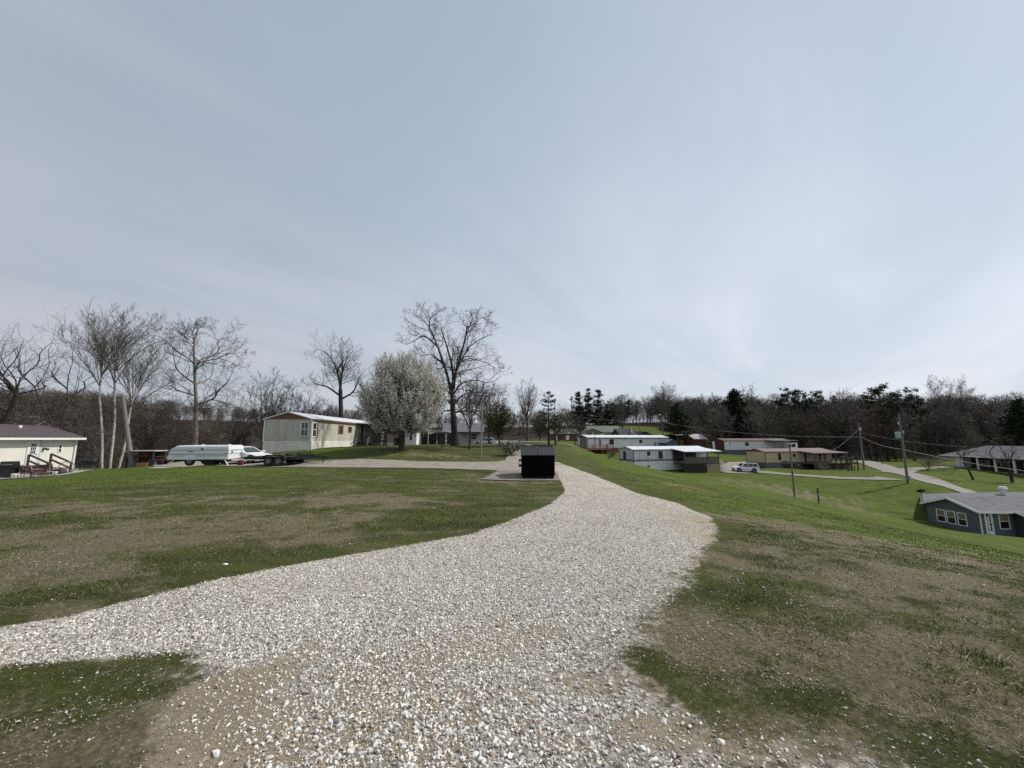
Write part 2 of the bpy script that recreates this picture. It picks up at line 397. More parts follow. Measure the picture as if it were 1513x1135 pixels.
def ground_mat():
    m = bpy.data.materials.new('lawn'); m.use_nodes = True
    nt = m.node_tree; L = nt.links; bs = nt.nodes['Principled BSDF']
    bs.inputs['Roughness'].default_value = .95; bs.inputs['Specular IOR Level'].default_value = .1
    tc = nd(nt, 'ShaderNodeTexCoord')
    def noise(scale, detail=6.0, rough=.6, stretch=None):
        n = nd(nt, 'ShaderNodeTexNoise', Scale=scale, Detail=detail, Roughness=rough)
        if stretch:
            mp = nd(nt, 'ShaderNodeMapping'); mp.inputs['Scale'].default_value = stretch
            L.new(tc.outputs['Object'], mp.inputs[0]); L.new(mp.outputs[0], n.inputs['Vector'])
        else: L.new(tc.outputs['Object'], n.inputs['Vector'])
        return n.outputs[0]
    def ramp(v, stops):
        r = nd(nt, 'ShaderNodeValToRGB'); L.new(v, r.inputs[0]); e = r.color_ramp.elements
        while len(e) < len(stops): e.new(.5)
        for k, (p, cc) in enumerate(stops): e[k].position = p; e[k].color = (*cc, 1)
        return r.outputs[0]
    def mix(f, a, b):
        x = nd(nt, 'ShaderNodeMix', data_type='RGBA'); L.new(f, x.inputs[0]); L.new(a, x.inputs[6]); L.new(b, x.inputs[7]); return x.outputs[2]
    def math_(op, a, b):
        x = nd(nt, 'ShaderNodeMath', operation=op)
        for k, s in enumerate((a, b)):
            if isinstance(s, (int, float)): x.inputs[k].default_value = s
            else: L.new(s, x.inputs[k])
        return x.outputs[0]
    def sstep(v, a, b):
        r = nd(nt, 'ShaderNodeMapRange'); r.interpolation_type = 'SMOOTHSTEP'; L.new(v, r.inputs[0])
        r.inputs[1].default_value = a; r.inputs[2].default_value = b; return r.outputs[0]
    a1 = nd(nt, 'ShaderNodeVertexColor'); a1.layer_name = 'M1'; s1 = nd(nt, 'ShaderNodeSeparateColor'); L.new(a1.outputs[0], s1.inputs[0])
    a2 = nd(nt, 'ShaderNodeVertexColor'); a2.layer_name = 'M2'; s2 = nd(nt, 'ShaderNodeSeparateColor'); L.new(a2.outputs[0], s2.inputs[0])
    fine = noise(26, 10, .82); mid = noise(2.2, 6, .65); big = noise(.16, 4, .6); streak = noise(1.1, 5, .7, (.35, 1, 1))
    green = ramp(fine, [(.28, (.024, .028, .008)), (.5, (.070, .082, .022)), (.72, (.15, .155, .062))])
    bright = ramp(fine, [(.28, (.028, .042, .006)), (.5, (.080, .112, .015)), (.72, (.155, .18, .045))])
    g = mix(sstep(math_('ADD', s2.outputs[0], math_('MULTIPLY', math_('SUBTRACT', mid, .5), .9)), .25, .75), green, bright)
    var = ramp(streak, [(.3, (.50, .52, .55)), (.72, (1.25, 1.2, 1.1))])
    mv = nd(nt, 'ShaderNodeMix', data_type='RGBA', blend_type='MULTIPLY'); mv.inputs[0].default_value = 1; L.new(g, mv.inputs[6]); L.new(var, mv.inputs[7]); g = mv.outputs[2]
    dry = ramp(fine, [(.26, (.030, .026, .014)), (.42, (.10, .085, .050)), (.55, (.178, .156, .094)), (.74, (.34, .30, .20))])
    nsum = math_('ADD', math_('MULTIPLY', noise(4.5, 8, .8), .6), math_('MULTIPLY', fine, .4))
    f = sstep(math_('ADD', s1.outputs[0], math_('MULTIPLY', math_('SUBTRACT', nsum, .5), 4.2)), .15, 1.0)
    f = math_('MULTIPLY', f, sstep(s1.outputs[0], .02, .3))
    col = mix(f, g, dry)
    dirt = ramp(fine, [(.3, (.13, .10, .068)), (.7, (.36, .295, .205))])
    f2 = sstep(math_('ADD', s1.outputs[1], math_('MULTIPLY', math_('SUBTRACT', mid, .5), 1.6)), .55, .85)
    col = mix(f2, col, dirt)
    leaf = ramp(noise(1.2, 8, .8), [(.3, (.012, .010, .008)), (.7, (.058, .045, .034))])
    col = mix(sstep(s1.outputs[2], .2, .8), col, leaf)
    L.new(col, bs.inputs['Base Color'])
    # crushed stone
    vo = nd(nt, 'ShaderNodeTexVoronoi', Scale=30.0); L.new(tc.outputs['Object'], vo.inputs['Vector'])
    sc_ = nd(nt, 'ShaderNodeSeparateColor'); L.new(vo.outputs['Color'], sc_.inputs[0])
    gcol = ramp(sc_.outputs[0], [(0, (.20, .17, .135)), (.15, (.36, .325, .27)), (.4, (.50, .465, .405)), (1, (.74, .70, .63))])
    gap = ramp(vo.outputs['Distance'], [(.35, (1, 1, 1)), (.8, (.5, .46, .41))])
    gm = nd(nt, 'ShaderNodeMix', data_type='RGBA', blend_type='MULTIPLY'); gm.inputs[0].default_value = 1; L.new(gcol, gm.inputs[6]); L.new(gap, gm.inputs[7])
    fines = ramp(noise(45, 8, .8), [(.3, (.20, .16, .11)), (.5, (.38, .315, .225)), (.7, (.56, .48, .36))])
    dn = sstep(math_('ADD', s2.outputs[2], math_('MULTIPLY', math_('SUBTRACT', noise(3.2, 9, .75), .5), 1.5)), .25, .85)
    gcol = mix(dn, gm.outputs[2], fines)
    lv = ramp(noise(.55, 4), [(.3, (.82, .81, .80)), (.7, (1.1, 1.09, 1.07))])
    gl = nd(nt, 'ShaderNodeMix', data_type='RGBA', blend_type='MULTIPLY'); gl.inputs[0].default_value = 1; L.new(gcol, gl.inputs[6]); L.new(lv, gl.inputs[7])
    gf = sstep(math_('ADD', s2.outputs[1], math_('MULTIPLY', math_('SUBTRACT', noise(5.5, 9, .8), .5), 1.3)), .36, .64)
    col = mix(gf, col, gl.outputs[2])
    L.new(col, bs.inputs['Base Color'])
    bp = nd(nt, 'ShaderNodeBump', Strength=.9, Distance=.04); L.new(math_('ADD', fine, math_('MULTIPLY', mid, 1.0)), bp.inputs['Height'])
    L.new(bp.outputs[0], bs.inputs['Normal'])
    return m
M_GROUND = ground_mat()
ground = mesh_np('ground', np.stack([gx, gy, gz], -1), [q], M_GROUND, colors={'M1': M1, 'M2': M2}, smooth=True)
ground['kind'] = 'structure'

# ------------------------------------------------------------------ sheets laid on the ground
def sheet(name, poly, mat_, res, lift=.012, colorf=None, edge=.06, step=None):
    """flat structure sheet draped on the terrain, with a ragged outline"""
    P = np.asarray(poly, float); out = []
    step = step or res
    for i in range(len(P)):
        a = P[i]; b = P[(i + 1) % len(P)]; L_ = np.hypot(*(b - a)); n = max(1, int(L_ / step))
        for k in range(n):
            t = k / n; p = a + (b - a) * t
            s = edge * 2 * (fbm(np.array([p[0] * 1.7]), np.array([p[1] * 1.7]), 5)[0] - .5) + edge * .8 * (vnoise(np.array([p[0] * 7]), np.array([p[1] * 7]), 6)[0] - .5)
            nrm = np.array([-(b - a)[1], (b - a)[0]]) / max(L_, 1e-6)
            out.append(p + nrm * s)
    out = np.array(out); nb = len(out)
    x0, y0 = out.min(0); x1, y1 = out.max(0)
    xs = np.arange(x0, x1, res); ys = np.arange(y0, y1, res)
    X, Y = np.meshgrid(xs, ys); X = X.ravel(); Y = Y.ravel() + (np.arange(len(X)) % 2) * res * .3
    ok = sdist(X, Y, out) > res * .45
    pts = np.vstack([out, np.stack([X[ok], Y[ok]], -1)])
    vs, es, fs, *_ = delaunay_2d_cdt([Vector(p) for p in pts], [(i, (i + 1) % nb) for i in range(nb)], [], 1, 1e-5)
    V = np.array([(v.x, v.y) for v in vs])
    F = np.array([f if len(f) == 3 else f[:3] for f in fs])
    # counter-clockwise
    A = V[F]; cr = (A[:,1,0]-A[:,0,0])*(A[:,2,1]-A[:,0,1])-(A[:,1,1]-A[:,0,1])*(A[:,2,0]-A[:,0,0])
    F[cr < 0] = F[cr < 0][:, ::-1]
    d = np.hypot(V[:, 0], V[:, 1])
    Z = H(V[:, 0], V[:, 1]) + lift + .0007 * d
    cols = {'M1': colorf(V[:, 0], V[:, 1])} if colorf else None
    o = mesh_np(name, np.column_stack([V, Z]), [F], mat_, colors=cols, smooth=True)
    o['kind'] = 'structure'
    return o

def ribbon(name, pts, width, mat_, res, edge=.1, lift=.015):
    P = np.array([(p[0], p[1]) for p in pts])
    t = np.gradient(P, axis=0); t /= np.linalg.norm(t, axis=1, keepdims=True)
    n = np.stack([-t[:, 1], t[:, 0]], -1)
    w = np.broadcast_to(np.asarray(width, float), (len(P),))[:, None] / 2
    return sheet(name, np.vstack([P + n * w, (P - n * w)[::-1]]), mat_, res, lift, None, edge)

M_ROAD = mat('worn_road', (.275, .245, .20), .9, .30, 1.1, .5, stretch=(.5, 1.8, 1), stain=(.13, .11, .085), stain_amt=.7)
M_ROAD2 = mat('pale_road', (.225, .21, .18), .9, .22, 1.2, .4, stain=(.15, .135, .11), stain_amt=.5)
M_PAD = mat('pad_concrete', (.20, .18, .15), .9, .28, 2.2, .4, stain=(.10, .085, .065), stain_amt=.6)

def drive_sheet(res=.13):
    xs = np.arange(-13.5, 9.5, res); ys = np.arange(.4, 25.5, res)
    X, Y = np.meshgrid(xs, ys, indexing='ij'); sd = sdist(X.ravel(), Y.ravel(), GRAVEL).reshape(X.shape)
    ok = sd > -.75; idx = -np.ones(X.shape, int); idx[ok] = np.arange(ok.sum())
    qd = np.stack([idx[:-1, :-1], idx[1:, :-1], idx[1:, 1:], idx[:-1, 1:]], -1).reshape(-1, 4); qd = qd[(qd >= 0).all(1)]
    x, y = X[ok], Y[ok]; a, b_ = masks(x, y)
    o = mesh_np('gravel_drive', np.stack([x, y, H(x, y) + (.010 + .0006 * np.hypot(x, y)) * np.clip((sd[ok] + .62) / .2, -2.5, 1)], -1), [qd], M_GROUND, colors={'M1': a, 'M2': b_}, smooth=True)
    o['kind'] = 'structure'
drive_sheet()
sheet('side_road', gpoly([(225,686),(300,683.3),(380,681.8),(470,680.4),(600,681.4),(690,683),(735,682.6),(757,679.5),(764,674),(778,671),(792,672),(808,682),(814,690),(814,699),(790,698),(752,696.5),(715,695),(640,692.5),(560,691.8),(470,691.2),(360,690.2),(225,690)]), M_ROAD, .8, .012, None, .2, .3)
PADP = gpoly([(709,709.5),(736,696.3),(766,696),(824,699),(827,711.5),(770,711.5)])
sheet('concrete_pad', PADP, M_PAD, .5, .03, None, .04, .2)
ribbon('main_road', [gp(780, 27), gp(782, 31), gp(777, 38), gp(767, 47), gp(758, 58), gp(751, 70), gp(744, 86), gp(738, 100)], [3.2, 3.3, 3.6, 4.2, 4.6, 5.0, 4.6, 4.2], M_ROAD, 1.2, .15, .02)
ribbon('cross_road', [gp(757, 76), gp(775, 77), gp(800, 76), gp(830, 75), gp(850, 74)], [5, 3.2, 2.6, 2.6, 2.4], M_ROAD2, 1.2, .15, .03)
ribbon('car_driveway', [gp(690, 66), gp(716, 67), gp(738, 64), gp(756, 58)], 3.4, M_ROAD2, 1.2, .15, .03)
ribbon('valley_road', [(112, 150), (103, 125), (92, 106), (83.4, 92), (74, 77), (66, 64), (61.5, 56.5), (61, 52.5), (66, 49.5), (84, 47)], 4.3, M_ROAD2, 1.5, .12, .03)
ribbon('driveway', [G(1316, 707.5), G(1290, 708), G(1240, 706.8), G(1175, 702.2), G(1135, 698.6), G(1105, 697)], [4.5, 2.8, 2.4, 2.4, 2.8, 3.5], M_ROAD2, 1.2, .15, .03)
sheet('parking_lot', gpoly([(1064,698.5),(1110,700.5),(1124,698),(1120,691.5),(1104,688.5),(1102,683.2),(1078,683.6),(1064,688)]), M_ROAD, 1.2, .03, None, .2, .5)
ribbon('lot_road', [G(1318, 699), G(1345, 694), G(1388, 690.8), G(1450, 690.3), G(1513, 692.8), G(1560, 694)], [4, 3, 2.6, 2.4, 2.4, 2.4], M_ROAD2, 1.5, .15, .03)

# ------------------------------------------------------------------ loose stones
def wedge(n, r0, r1, a0=-57, a1=57):
    r = np.sqrt(RNG.uniform(r0 ** 2, r1 ** 2, n)); a = np.radians(RNG.uniform(a0, a1, n))
    return r * np.sin(a), r * np.cos(a)

def ico(sub):
    import bmesh
    bm = bmesh.new(); bmesh.ops.create_icosphere(bm, subdivisions=sub, radius=1)
    V = np.array([v.co[:] for v in bm.verts]); F = np.array([[v.index for v in f.verts] for f in bm.faces]); bm.free()
    return V, F
OCT = (np.array([(1,0,0),(0,1,0),(-1,0,0),(0,-1,0),(0,0,1),(0,0,-1)], float), np.array([(0,1,4),(1,2,4),(2,3,4),(3,0,4),(1,0,5),(2,1,5),(3,2,5),(0,3,5)]))

def rot_rand(n):
    qv = RNG.normal(size=(n, 4)); qv /= np.linalg.norm(qv, axis=1, keepdims=True)
    w, x, y, z = qv.T
    return np.stack([1-2*(y*y+z*z),2*(x*y-w*z),2*(x*z+w*y),2*(x*y+w*z),1-2*(x*x+z*z),2*(y*z-w*x),2*(x*z-w*y),2*(y*z+w*x),1-2*(x*x+y*y)], -1).reshape(n, 3, 3)

def stone_batch(x, y, size, lod, sunk=.35):
    V0, F0 = (ico(2), ico(1), OCT)[lod]
    n = len(x); sunk = np.broadcast_to(sunk, (n,)); k = len(V0)
    base = V0[None] * (1 + RNG.uniform(-.22, .22, (n, k, 1)) * (1 if lod else .55))
    # cut facets: clamp along random planes so the stones are angular
    for _ in range(9 if lod < 2 else 0):
        nn = RNG.normal(size=(n, 1, 3)); nn /= np.linalg.norm(nn, axis=2, keepdims=True)
        d = (base * nn).sum(-1, keepdims=True); lim = RNG.uniform(.30, .80, (n, 1, 1))
        base = base - nn * np.clip(d - lim, 0, None)
    base = base * np.stack([RNG.uniform(.85, 1.6, n), RNG.uniform(.6, 1.1, n), RNG.uniform(.45, .9, n)], -1)[:, None, :]
    base = np.einsum('nij,nkj->nki', rot_rand(n), base) * size[:, None, None]
    base[:, :, 2] *= .8
    zc = H(x, y) + .012 + size * (.5 - sunk)
    base += np.stack([x, y, zc], -1)[:, None, :]
    t = RNG.uniform(0, 1, n); wht = np.clip(.545 + .17 * RNG.normal(size=n), .16, .86)
    tint = np.stack([wht * (1.0 + .03 * t), wht * (.965 + .01 * t), wht * (.905 - .05 * t)], -1)
    brown = RNG.uniform(0, 1, n) < .06
    tint[brown] *= np.array([.72, .62, .52])
    return base.reshape(-1, 3), (F0[None] + (np.arange(n) * k)[:, None, None]).reshape(-1, 3), np.repeat(tint, k, 0)

def stones():
    VV, FF, CC = [], [], []; off = 0
    for r0, r1, dens, lod, smin, smax in ((1.2,3.2,5200,2,.003,.009),(3.2,6,3400,2,.004,.010),(1.2,2.7,2900,0,.006,.028),(2.7,4.6,2900,1,.006,.027),(4.6,8,1900,1,.007,.024),(8,13.5,850,2,.010,.024),(13.5,27,170,2,.018,.034)):
        area = math.pi * (r1 ** 2 - r0 ** 2) * 114 / 360
        n = int(area * dens); x, y = wedge(n, r0, r1)
        sd = sdist(x, y, GRAVEL)
        jx, jy = .5 * (fbm(x * 1.8, y * 1.8, 71) - .5), .16 * (fbm(x * 2.6, y * 2.6, 72) - .5)
        dirt = np.clip(blob_eval(x + jx, y + jy, DIRT_B) * (.62 + 1.0 * fbm(x * 2.2, y * 2.2, 44)), 0, 1)
        so = softness(x, y); ed = np.clip(.5 + (sd + so * 1.6 * (fbm(x * 1.7, y * 1.7, 81) - .5)) / (2 * so), 0, 1)
        p_in = np.clip((1 - np.clip(1.25 * dirt, 0, 1)) ** 1.7, .03, 1) * np.clip(.5 + 1.0 * fbm(x * 1.4, y * 1.4, 45), .3, 1)
        sb = blob_eval(x, y, STONE_B) * np.clip((fbm(x * 2.3, y * 2.3, 46) - .35) * 3.2, 0, 1)
        p_out = np.clip(.09 * np.exp(sd / .3), 0, 1) + sb * .6 + .0015
        tr = seg_dist(x, y, TRACK, False)
        p_out = np.maximum(p_out, np.clip(1 - tr / .55, 0, 1) * np.clip((fbm(x * 1.3, y * 2.5, 47) - .42) * 8, 0, 1) * .8)
        keep = RNG.uniform(0, 1, n) < np.maximum(p_in * ed, p_out)
        keep &= ~inside(x, y, PADP)
        x, y = x[keep], y[keep]
        s = smin + (smax - smin) * RNG.beta(1.2, 3.4, len(x)); s *= np.where(sd[keep] < 0, .75, 1.0)
        stray = sd[keep] < -.05; V, F, C_ = stone_batch(x, y, s, lod, np.where(stray, .85, .38))
        C_ = C_ * np.repeat(np.where(stray, .74, 1.0), len(C_) // max(len(x), 1))[:, None]
        C_ = C_ * (.9 if lod == 2 else 1)
        VV.append(V); FF.append(F + off); CC.append(C_); off += len(V)
    o = mesh_np('gravel', np.vstack(VV), [np.vstack(FF)], attr_mat('stone', 'Col', .85, .22, 60), colors={'Col': np.vstack(CC)})
    o['kind'] = 'stuff'; o['label'] = 'loose whitish crushed stones covering the drive'; o['category'] = 'gravel'
stones()

# ------------------------------------------------------------------ grass
def blades(x, y, hgt, wid, lean, col):
    n = len(x); a = RNG.uniform(0, 2 * PI, n); b = RNG.uniform(0, 2 * PI, n)
    z = H(x, y) - .004
    dx, dy = np.cos(a) * wid, np.sin(a) * wid
    V = np.empty((n, 3, 3))
    V[:, 0] = np.stack([x - dx, y - dy, z], -1); V[:, 1] = np.stack([x + dx, y + dy, z], -1)
    V[:, 2] = np.stack([x + np.cos(b) * lean, y + np.sin(b) * lean, z + hgt], -1)
    F = np.arange(3 * n).reshape(n, 3)
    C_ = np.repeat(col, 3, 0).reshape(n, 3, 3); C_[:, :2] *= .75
    return V.reshape(-1, 3), F, C_.reshape(-1, 3)

def grass():
    VV, FF, CC = [], [], []; off = 0
    side_road = None
    for r0, r1, dens, w0, h0 in ((1.2,4,4600,.0024,.030),(4,8,2200,.0040,.031),(8,14,800,.0065,.030),(14,30,140,.012,.036)):
        area = math.pi * (r1 ** 2 - r0 ** 2) * 114 / 360
        n = int(area * dens); x, y = wedge(n, r0, r1)
        sd = sdist(x, y, GRAVEL); dry = fields(x, y)
        bare = blob_eval(x, y, STONE_B)
        g_ = gfield(x, y); p = np.clip(1.08 - 1.3 * g_, .004, 1) * np.clip(1.1 - 1.2 * bare, .15, 1)
        clump = np.clip((fbm(x * 3.1, y * 3.1, 51) - .3) * 3, .18, 1)
        gb = blob_eval(x, y, GREEN_B)
        weeds = (sd > 0) & (vnoise(x * 5, y * 5, 60) > .9) & (fbm(x * .7, y * .7, 61) > .52)
        p = np.where(weeds, .35, p * clump)
        p = np.where((gb > .45) & (fbm(x * 2, y * 2, 62) > .45), np.maximum(p, .75), p)
        keep = (RNG.uniform(0, 1, n) < p) & ~inside(x, y, PADP) & ~((y > 18.2) & (y < 30) & (x > -30) & (x < 5) & (y > 24 + .0 * x)) 
        x, y, dry, gb = x[keep], y[keep], dry[keep], gb[keep]; n = len(x)
        f = np.clip(dry * .85 + .40 * RNG.normal(size=n) + (fbm(x * 2.5, y * 2.5, 52) - .5) * 2.2, 0, 1) > .42
        slope = np.clip((x - 3) / 6, 0, 1) * np.clip((y - 7.5) / 4, 0, 1)
        slope = np.maximum(slope, np.clip((-x - 6) / 10, 0, 1) * np.clip((y - 14) / 4, 0, 1) * .9)
        k = RNG.uniform(.55, 1.35, n)[:, None]
        g = (np.array([.120, .138, .040]) * (1 - slope[:, None]) + np.array([.140, .172, .032]) * slope[:, None]) * k
        d = np.array([.31, .265, .18]) * RNG.uniform(.25, 1.6, n)[:, None]
        col = np.where(f[:, None], d, g)
        h = h0 * RNG.uniform(.4, 1.35, n) * np.where(f, .42, 1.0) * (1 + .6 * (gb > .5) * (vnoise(x * 4, y * 4, 66) > .45))
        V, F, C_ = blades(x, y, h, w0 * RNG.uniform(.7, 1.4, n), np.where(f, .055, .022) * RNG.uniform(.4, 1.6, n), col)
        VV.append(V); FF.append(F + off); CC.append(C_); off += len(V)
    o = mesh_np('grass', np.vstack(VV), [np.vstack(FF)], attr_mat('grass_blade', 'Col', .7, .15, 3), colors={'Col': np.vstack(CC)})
    o['kind'] = 'stuff'; o['label'] = 'short patchy green and straw coloured grass of the lawns'; o['category'] = 'grass'
grass()
# ------------------------------------------------------------------ trees
def polytubes(lines):
    """lines: list of (pts (k,3), radii (k,)) -> verts, quads.  Sides chosen from the radius."""
    V, F = [], []; off = 0; groups = {}
    for p, r in lines:
        ns = 9 if r[0] > .12 else 6 if r[0] > .06 else 4 if r[0] > .03 else 3
        groups.setdefault((len(p), ns), []).append((p, r))
    for (k, ns), L_ in groups.items():
        P = np.array([a for a, _ in L_]); R = np.array([b for _, b in L_])
        T = np.gradient(P, axis=1); T /= np.linalg.norm(T, axis=2, keepdims=True) + 1e-9
        ref = np.where(np.abs(T[:, :1, 2:3]) > .85, np.array([[[1., 0, 0]]]), np.array([[[0, 0, 1.]]]))
        A = np.cross(T, np.broadcast_to(ref, T.shape)); A /= np.linalg.norm(A, axis=2, keepdims=True) + 1e-9
        B = np.cross(T, A)
        th = np.arange(ns) * 2 * PI / ns
        ring = P[:, :, None] + R[:, :, None, None] * (A[:, :, None] * np.cos(th)[None, None, :, None] + B[:, :, None] * np.sin(th)[None, None, :, None])
        n = len(P); idx = np.arange(n * k * ns).reshape(n, k, ns) + off
        nx = np.roll(idx, -1, 2)
        F.append(np.stack([idx[:, :-1], nx[:, :-1], nx[:, 1:], idx[:, 1:]], -1).reshape(-1, 4))
        V.append(ring.reshape(-1, 3)); off += n * k * ns
    return np.vstack(V), np.vstack(F)

def smooth_path(pts, n):
    P = np.array(pts, float)
    if len(P) == 2:
        t = np.linspace(0, 1, n)[:, None]; return P[0] + (P[1] - P[0]) * t
    s = np.concatenate([[0], np.cumsum(np.linalg.norm(np.diff(P, axis=0), axis=1))])
    M = np.gradient(P, s, axis=0); tt = np.linspace(0, s[-1], n); out = []
    for t in tt:
        i = min(np.searchsorted(s, t, side='right') - 1, len(P) - 2); h = s[i + 1] - s[i]; u = (t - s[i]) / h
        out.append((2*u**3-3*u**2+1)*P[i] + (u**3-2*u**2+u)*h*M[i] + (-2*u**3+3*u**2)*P[i+1] + (u**3-u**2)*h*M[i+1])
    return np.array(out)

class Tree:
    def __init__(s, seed):
        s.rng = np.random.default_rng(seed); s.trunk = []; s.limb = []; s.tips = []
    def limb_path(s, pts, r0, r1, n=9, trunk=True, wig=.0):
        p = smooth_path(pts, n)
        if wig: p[1:-1] += s.rng.normal(size=(n - 2, 3)) * wig
        r = r1 + (r0 - r1) * (1 - np.linspace(0, 1, n)) ** .9
        (s.trunk if trunk else s.limb).append((p, r)); return p, r
    def grow(s, p, r, levels, L, scale=1.0):
        """side branches off a path; levels: list of dicts (n, ang, len, up, t0, wig, seg)"""
        if not levels: return
        lv = levels[0]; rng = s.rng
        d = np.gradient(p, axis=0); d /= np.linalg.norm(d, axis=1, keepdims=True) + 1e-9
        n = max(1, int(round(lv['n'] * rng.uniform(.8, 1.2))))
        ts = np.linspace(lv.get('t0', .25), 1.0, n) + rng.uniform(-.5, .5, n) * (.7 / n); ts = np.clip(ts, .05, .985)
        az = rng.uniform(0, 2 * PI); k = len(p)
        plen = np.linalg.norm(np.diff(p, axis=0), axis=1).sum()
        for j, t in enumerate(ts):
            i = min(int(t * (k - 1)), k - 2); u = t * (k - 1) - i
            b = p[i] * (1 - u) + p[i + 1] * u; tn = d[i] * (1 - u) + d[i + 1] * u
            rr = r[i] * (1 - u) + r[i + 1] * u
            az += 2.4 + rng.uniform(-.5, .5)
            a = np.cross(tn, (0.3, .2, 1.)); a /= np.linalg.norm(a) + 1e-9; c2 = np.cross(tn, a)
            an = math.radians(lv['ang'] * rng.uniform(.7, 1.25))
            dr = tn * math.cos(an) + (a * math.cos(az) + c2 * math.sin(az)) * math.sin(an)
            dr[2] += lv.get('up', .15); dr /= np.linalg.norm(dr)
            ln = plen * lv['len'] * (1.1 - lv.get('taper', .55) * t) * rng.uniform(.7, 1.2)
            sg = lv.get('seg', 4); q = [b]; w = lv.get('wig', .22)
            for m in range(sg):
                dr = dr + rng.normal(size=3) * w; dr[2] += lv.get('trop', .06); dr /= np.linalg.norm(dr)
                q.append(q[-1] + dr * ln / sg)
            q = np.array(q); r0 = max(min(rr * lv.get('rr', .6), lv.get('rmax', 9)), lv.get('rmin', .008)); r1 = max(r0 * .35, lv.get('rmin', .008) * .7)
            rs = np.linspace(r0, r1, sg + 1)
            s.limb.append((q, rs))
            if len(levels) == 1: s.tips.append(q)
            s.grow(q, rs, levels[1:], L)
    def build(s, name, label, cat, loc, mt, mc, group=None, rz=0.0, scale=1.0, leaf=None):
        root = thing(name, label, cat, loc, rz, group); root.scale = (scale,) * 3
        V, F = polytubes(s.trunk); mesh_np('trunk', V, [F], mt, root, smooth=True)
        if s.limb:
            V, F = polytubes(s.limb); mesh_np('crown', V, [F], mc, root, smooth=True)
        if leaf: leaf(root)
        return root

def copy_tree(root, loc, label, rz=0.0, scale=1.0, group=None):
    r = root.copy(); COL.objects.link(r); r.location = loc; r.rotation_euler = (0, 0, rz); r.scale = (scale,) * 3
    r['label'] = label
    if group: r['group'] = group
    for ch in list(root.children):
        k = ch.copy(); COL.objects.link(k); k.parent = r
    return r

M_BARK = mat('bark', (.085, .07, .055), .95, .45, 3, .8, stretch=(3, 3, .6))
M_BARKD = mat('dark_bark', (.045, .036, .029), .95, .4, 3, .8, stretch=(3, 3, .6))
M_TWIG = mat('twig', (.10, .082, .068), .9, .3, 2)
M_TWIGD = mat('dark_twig', (.055, .045, .038), .9, .3, 2)
M_WHITEBARK = mat('pale_bark', (.42, .40, .36), .9, .5, 2.2, .4, stretch=(2, 2, 1.2), stain=(.12, .10, .085), stain_amt=.8)
M_TWIGPALE = mat('pale_twig', (.13, .112, .098), .9, .3, 2)
M_TWIGRED = mat('budding_twig', (.10, .05, .04), .9, .4, 2)

def px_pts(pts, px0, Y, zb, depth=None):
    """photograph columns and rows of a limb turned into points beside the tree's foot at distance Y"""
    b = gp(px0, Y); out = []
    for k, q in enumerate(pts):
        z = zat(q[1], Y); x = xat(q[0], z, Y); dy = q[2] if len(q) > 2 else 0
        out.append((x - b.x, dy, z - b.z))
    return out, b

LV_OAK = [dict(n=8, ang=50, len=.52, up=.12, t0=.12, wig=.18, seg=6, rr=.5, rmax=.05, trop=.03),
          dict(n=6, ang=46, len=.55, up=.1, t0=.12, wig=.22, seg=4, rr=.55, rmin=.013, trop=.04),
          dict(n=5, ang=42, len=.55, up=.1, t0=.2, wig=.24, seg=3, rr=.6, rmin=.0085, trop=.05),
          dict(n=2, ang=40, len=.6, up=.1, t0=.4, wig=.22, seg=2, rr=.7, rmin=.0065)]
LV_FAN = [dict(n=9, ang=36, len=.42, up=.25, t0=.15, wig=.14, seg=5, rr=.5, trop=.07),
          dict(n=7, ang=36, len=.5, up=.2, t0=.15, wig=.18, seg=4, rr=.55, rmin=.012, trop=.07),
          dict(n=6, ang=34, len=.55, up=.15, t0=.15, wig=.2, seg=3, rr=.6, rmin=.009, trop=.07),
          dict(n=4, ang=32, len=.6, up=.12, t0=.2, wig=.2, seg=2, rr=.7, rmin=.0075)]

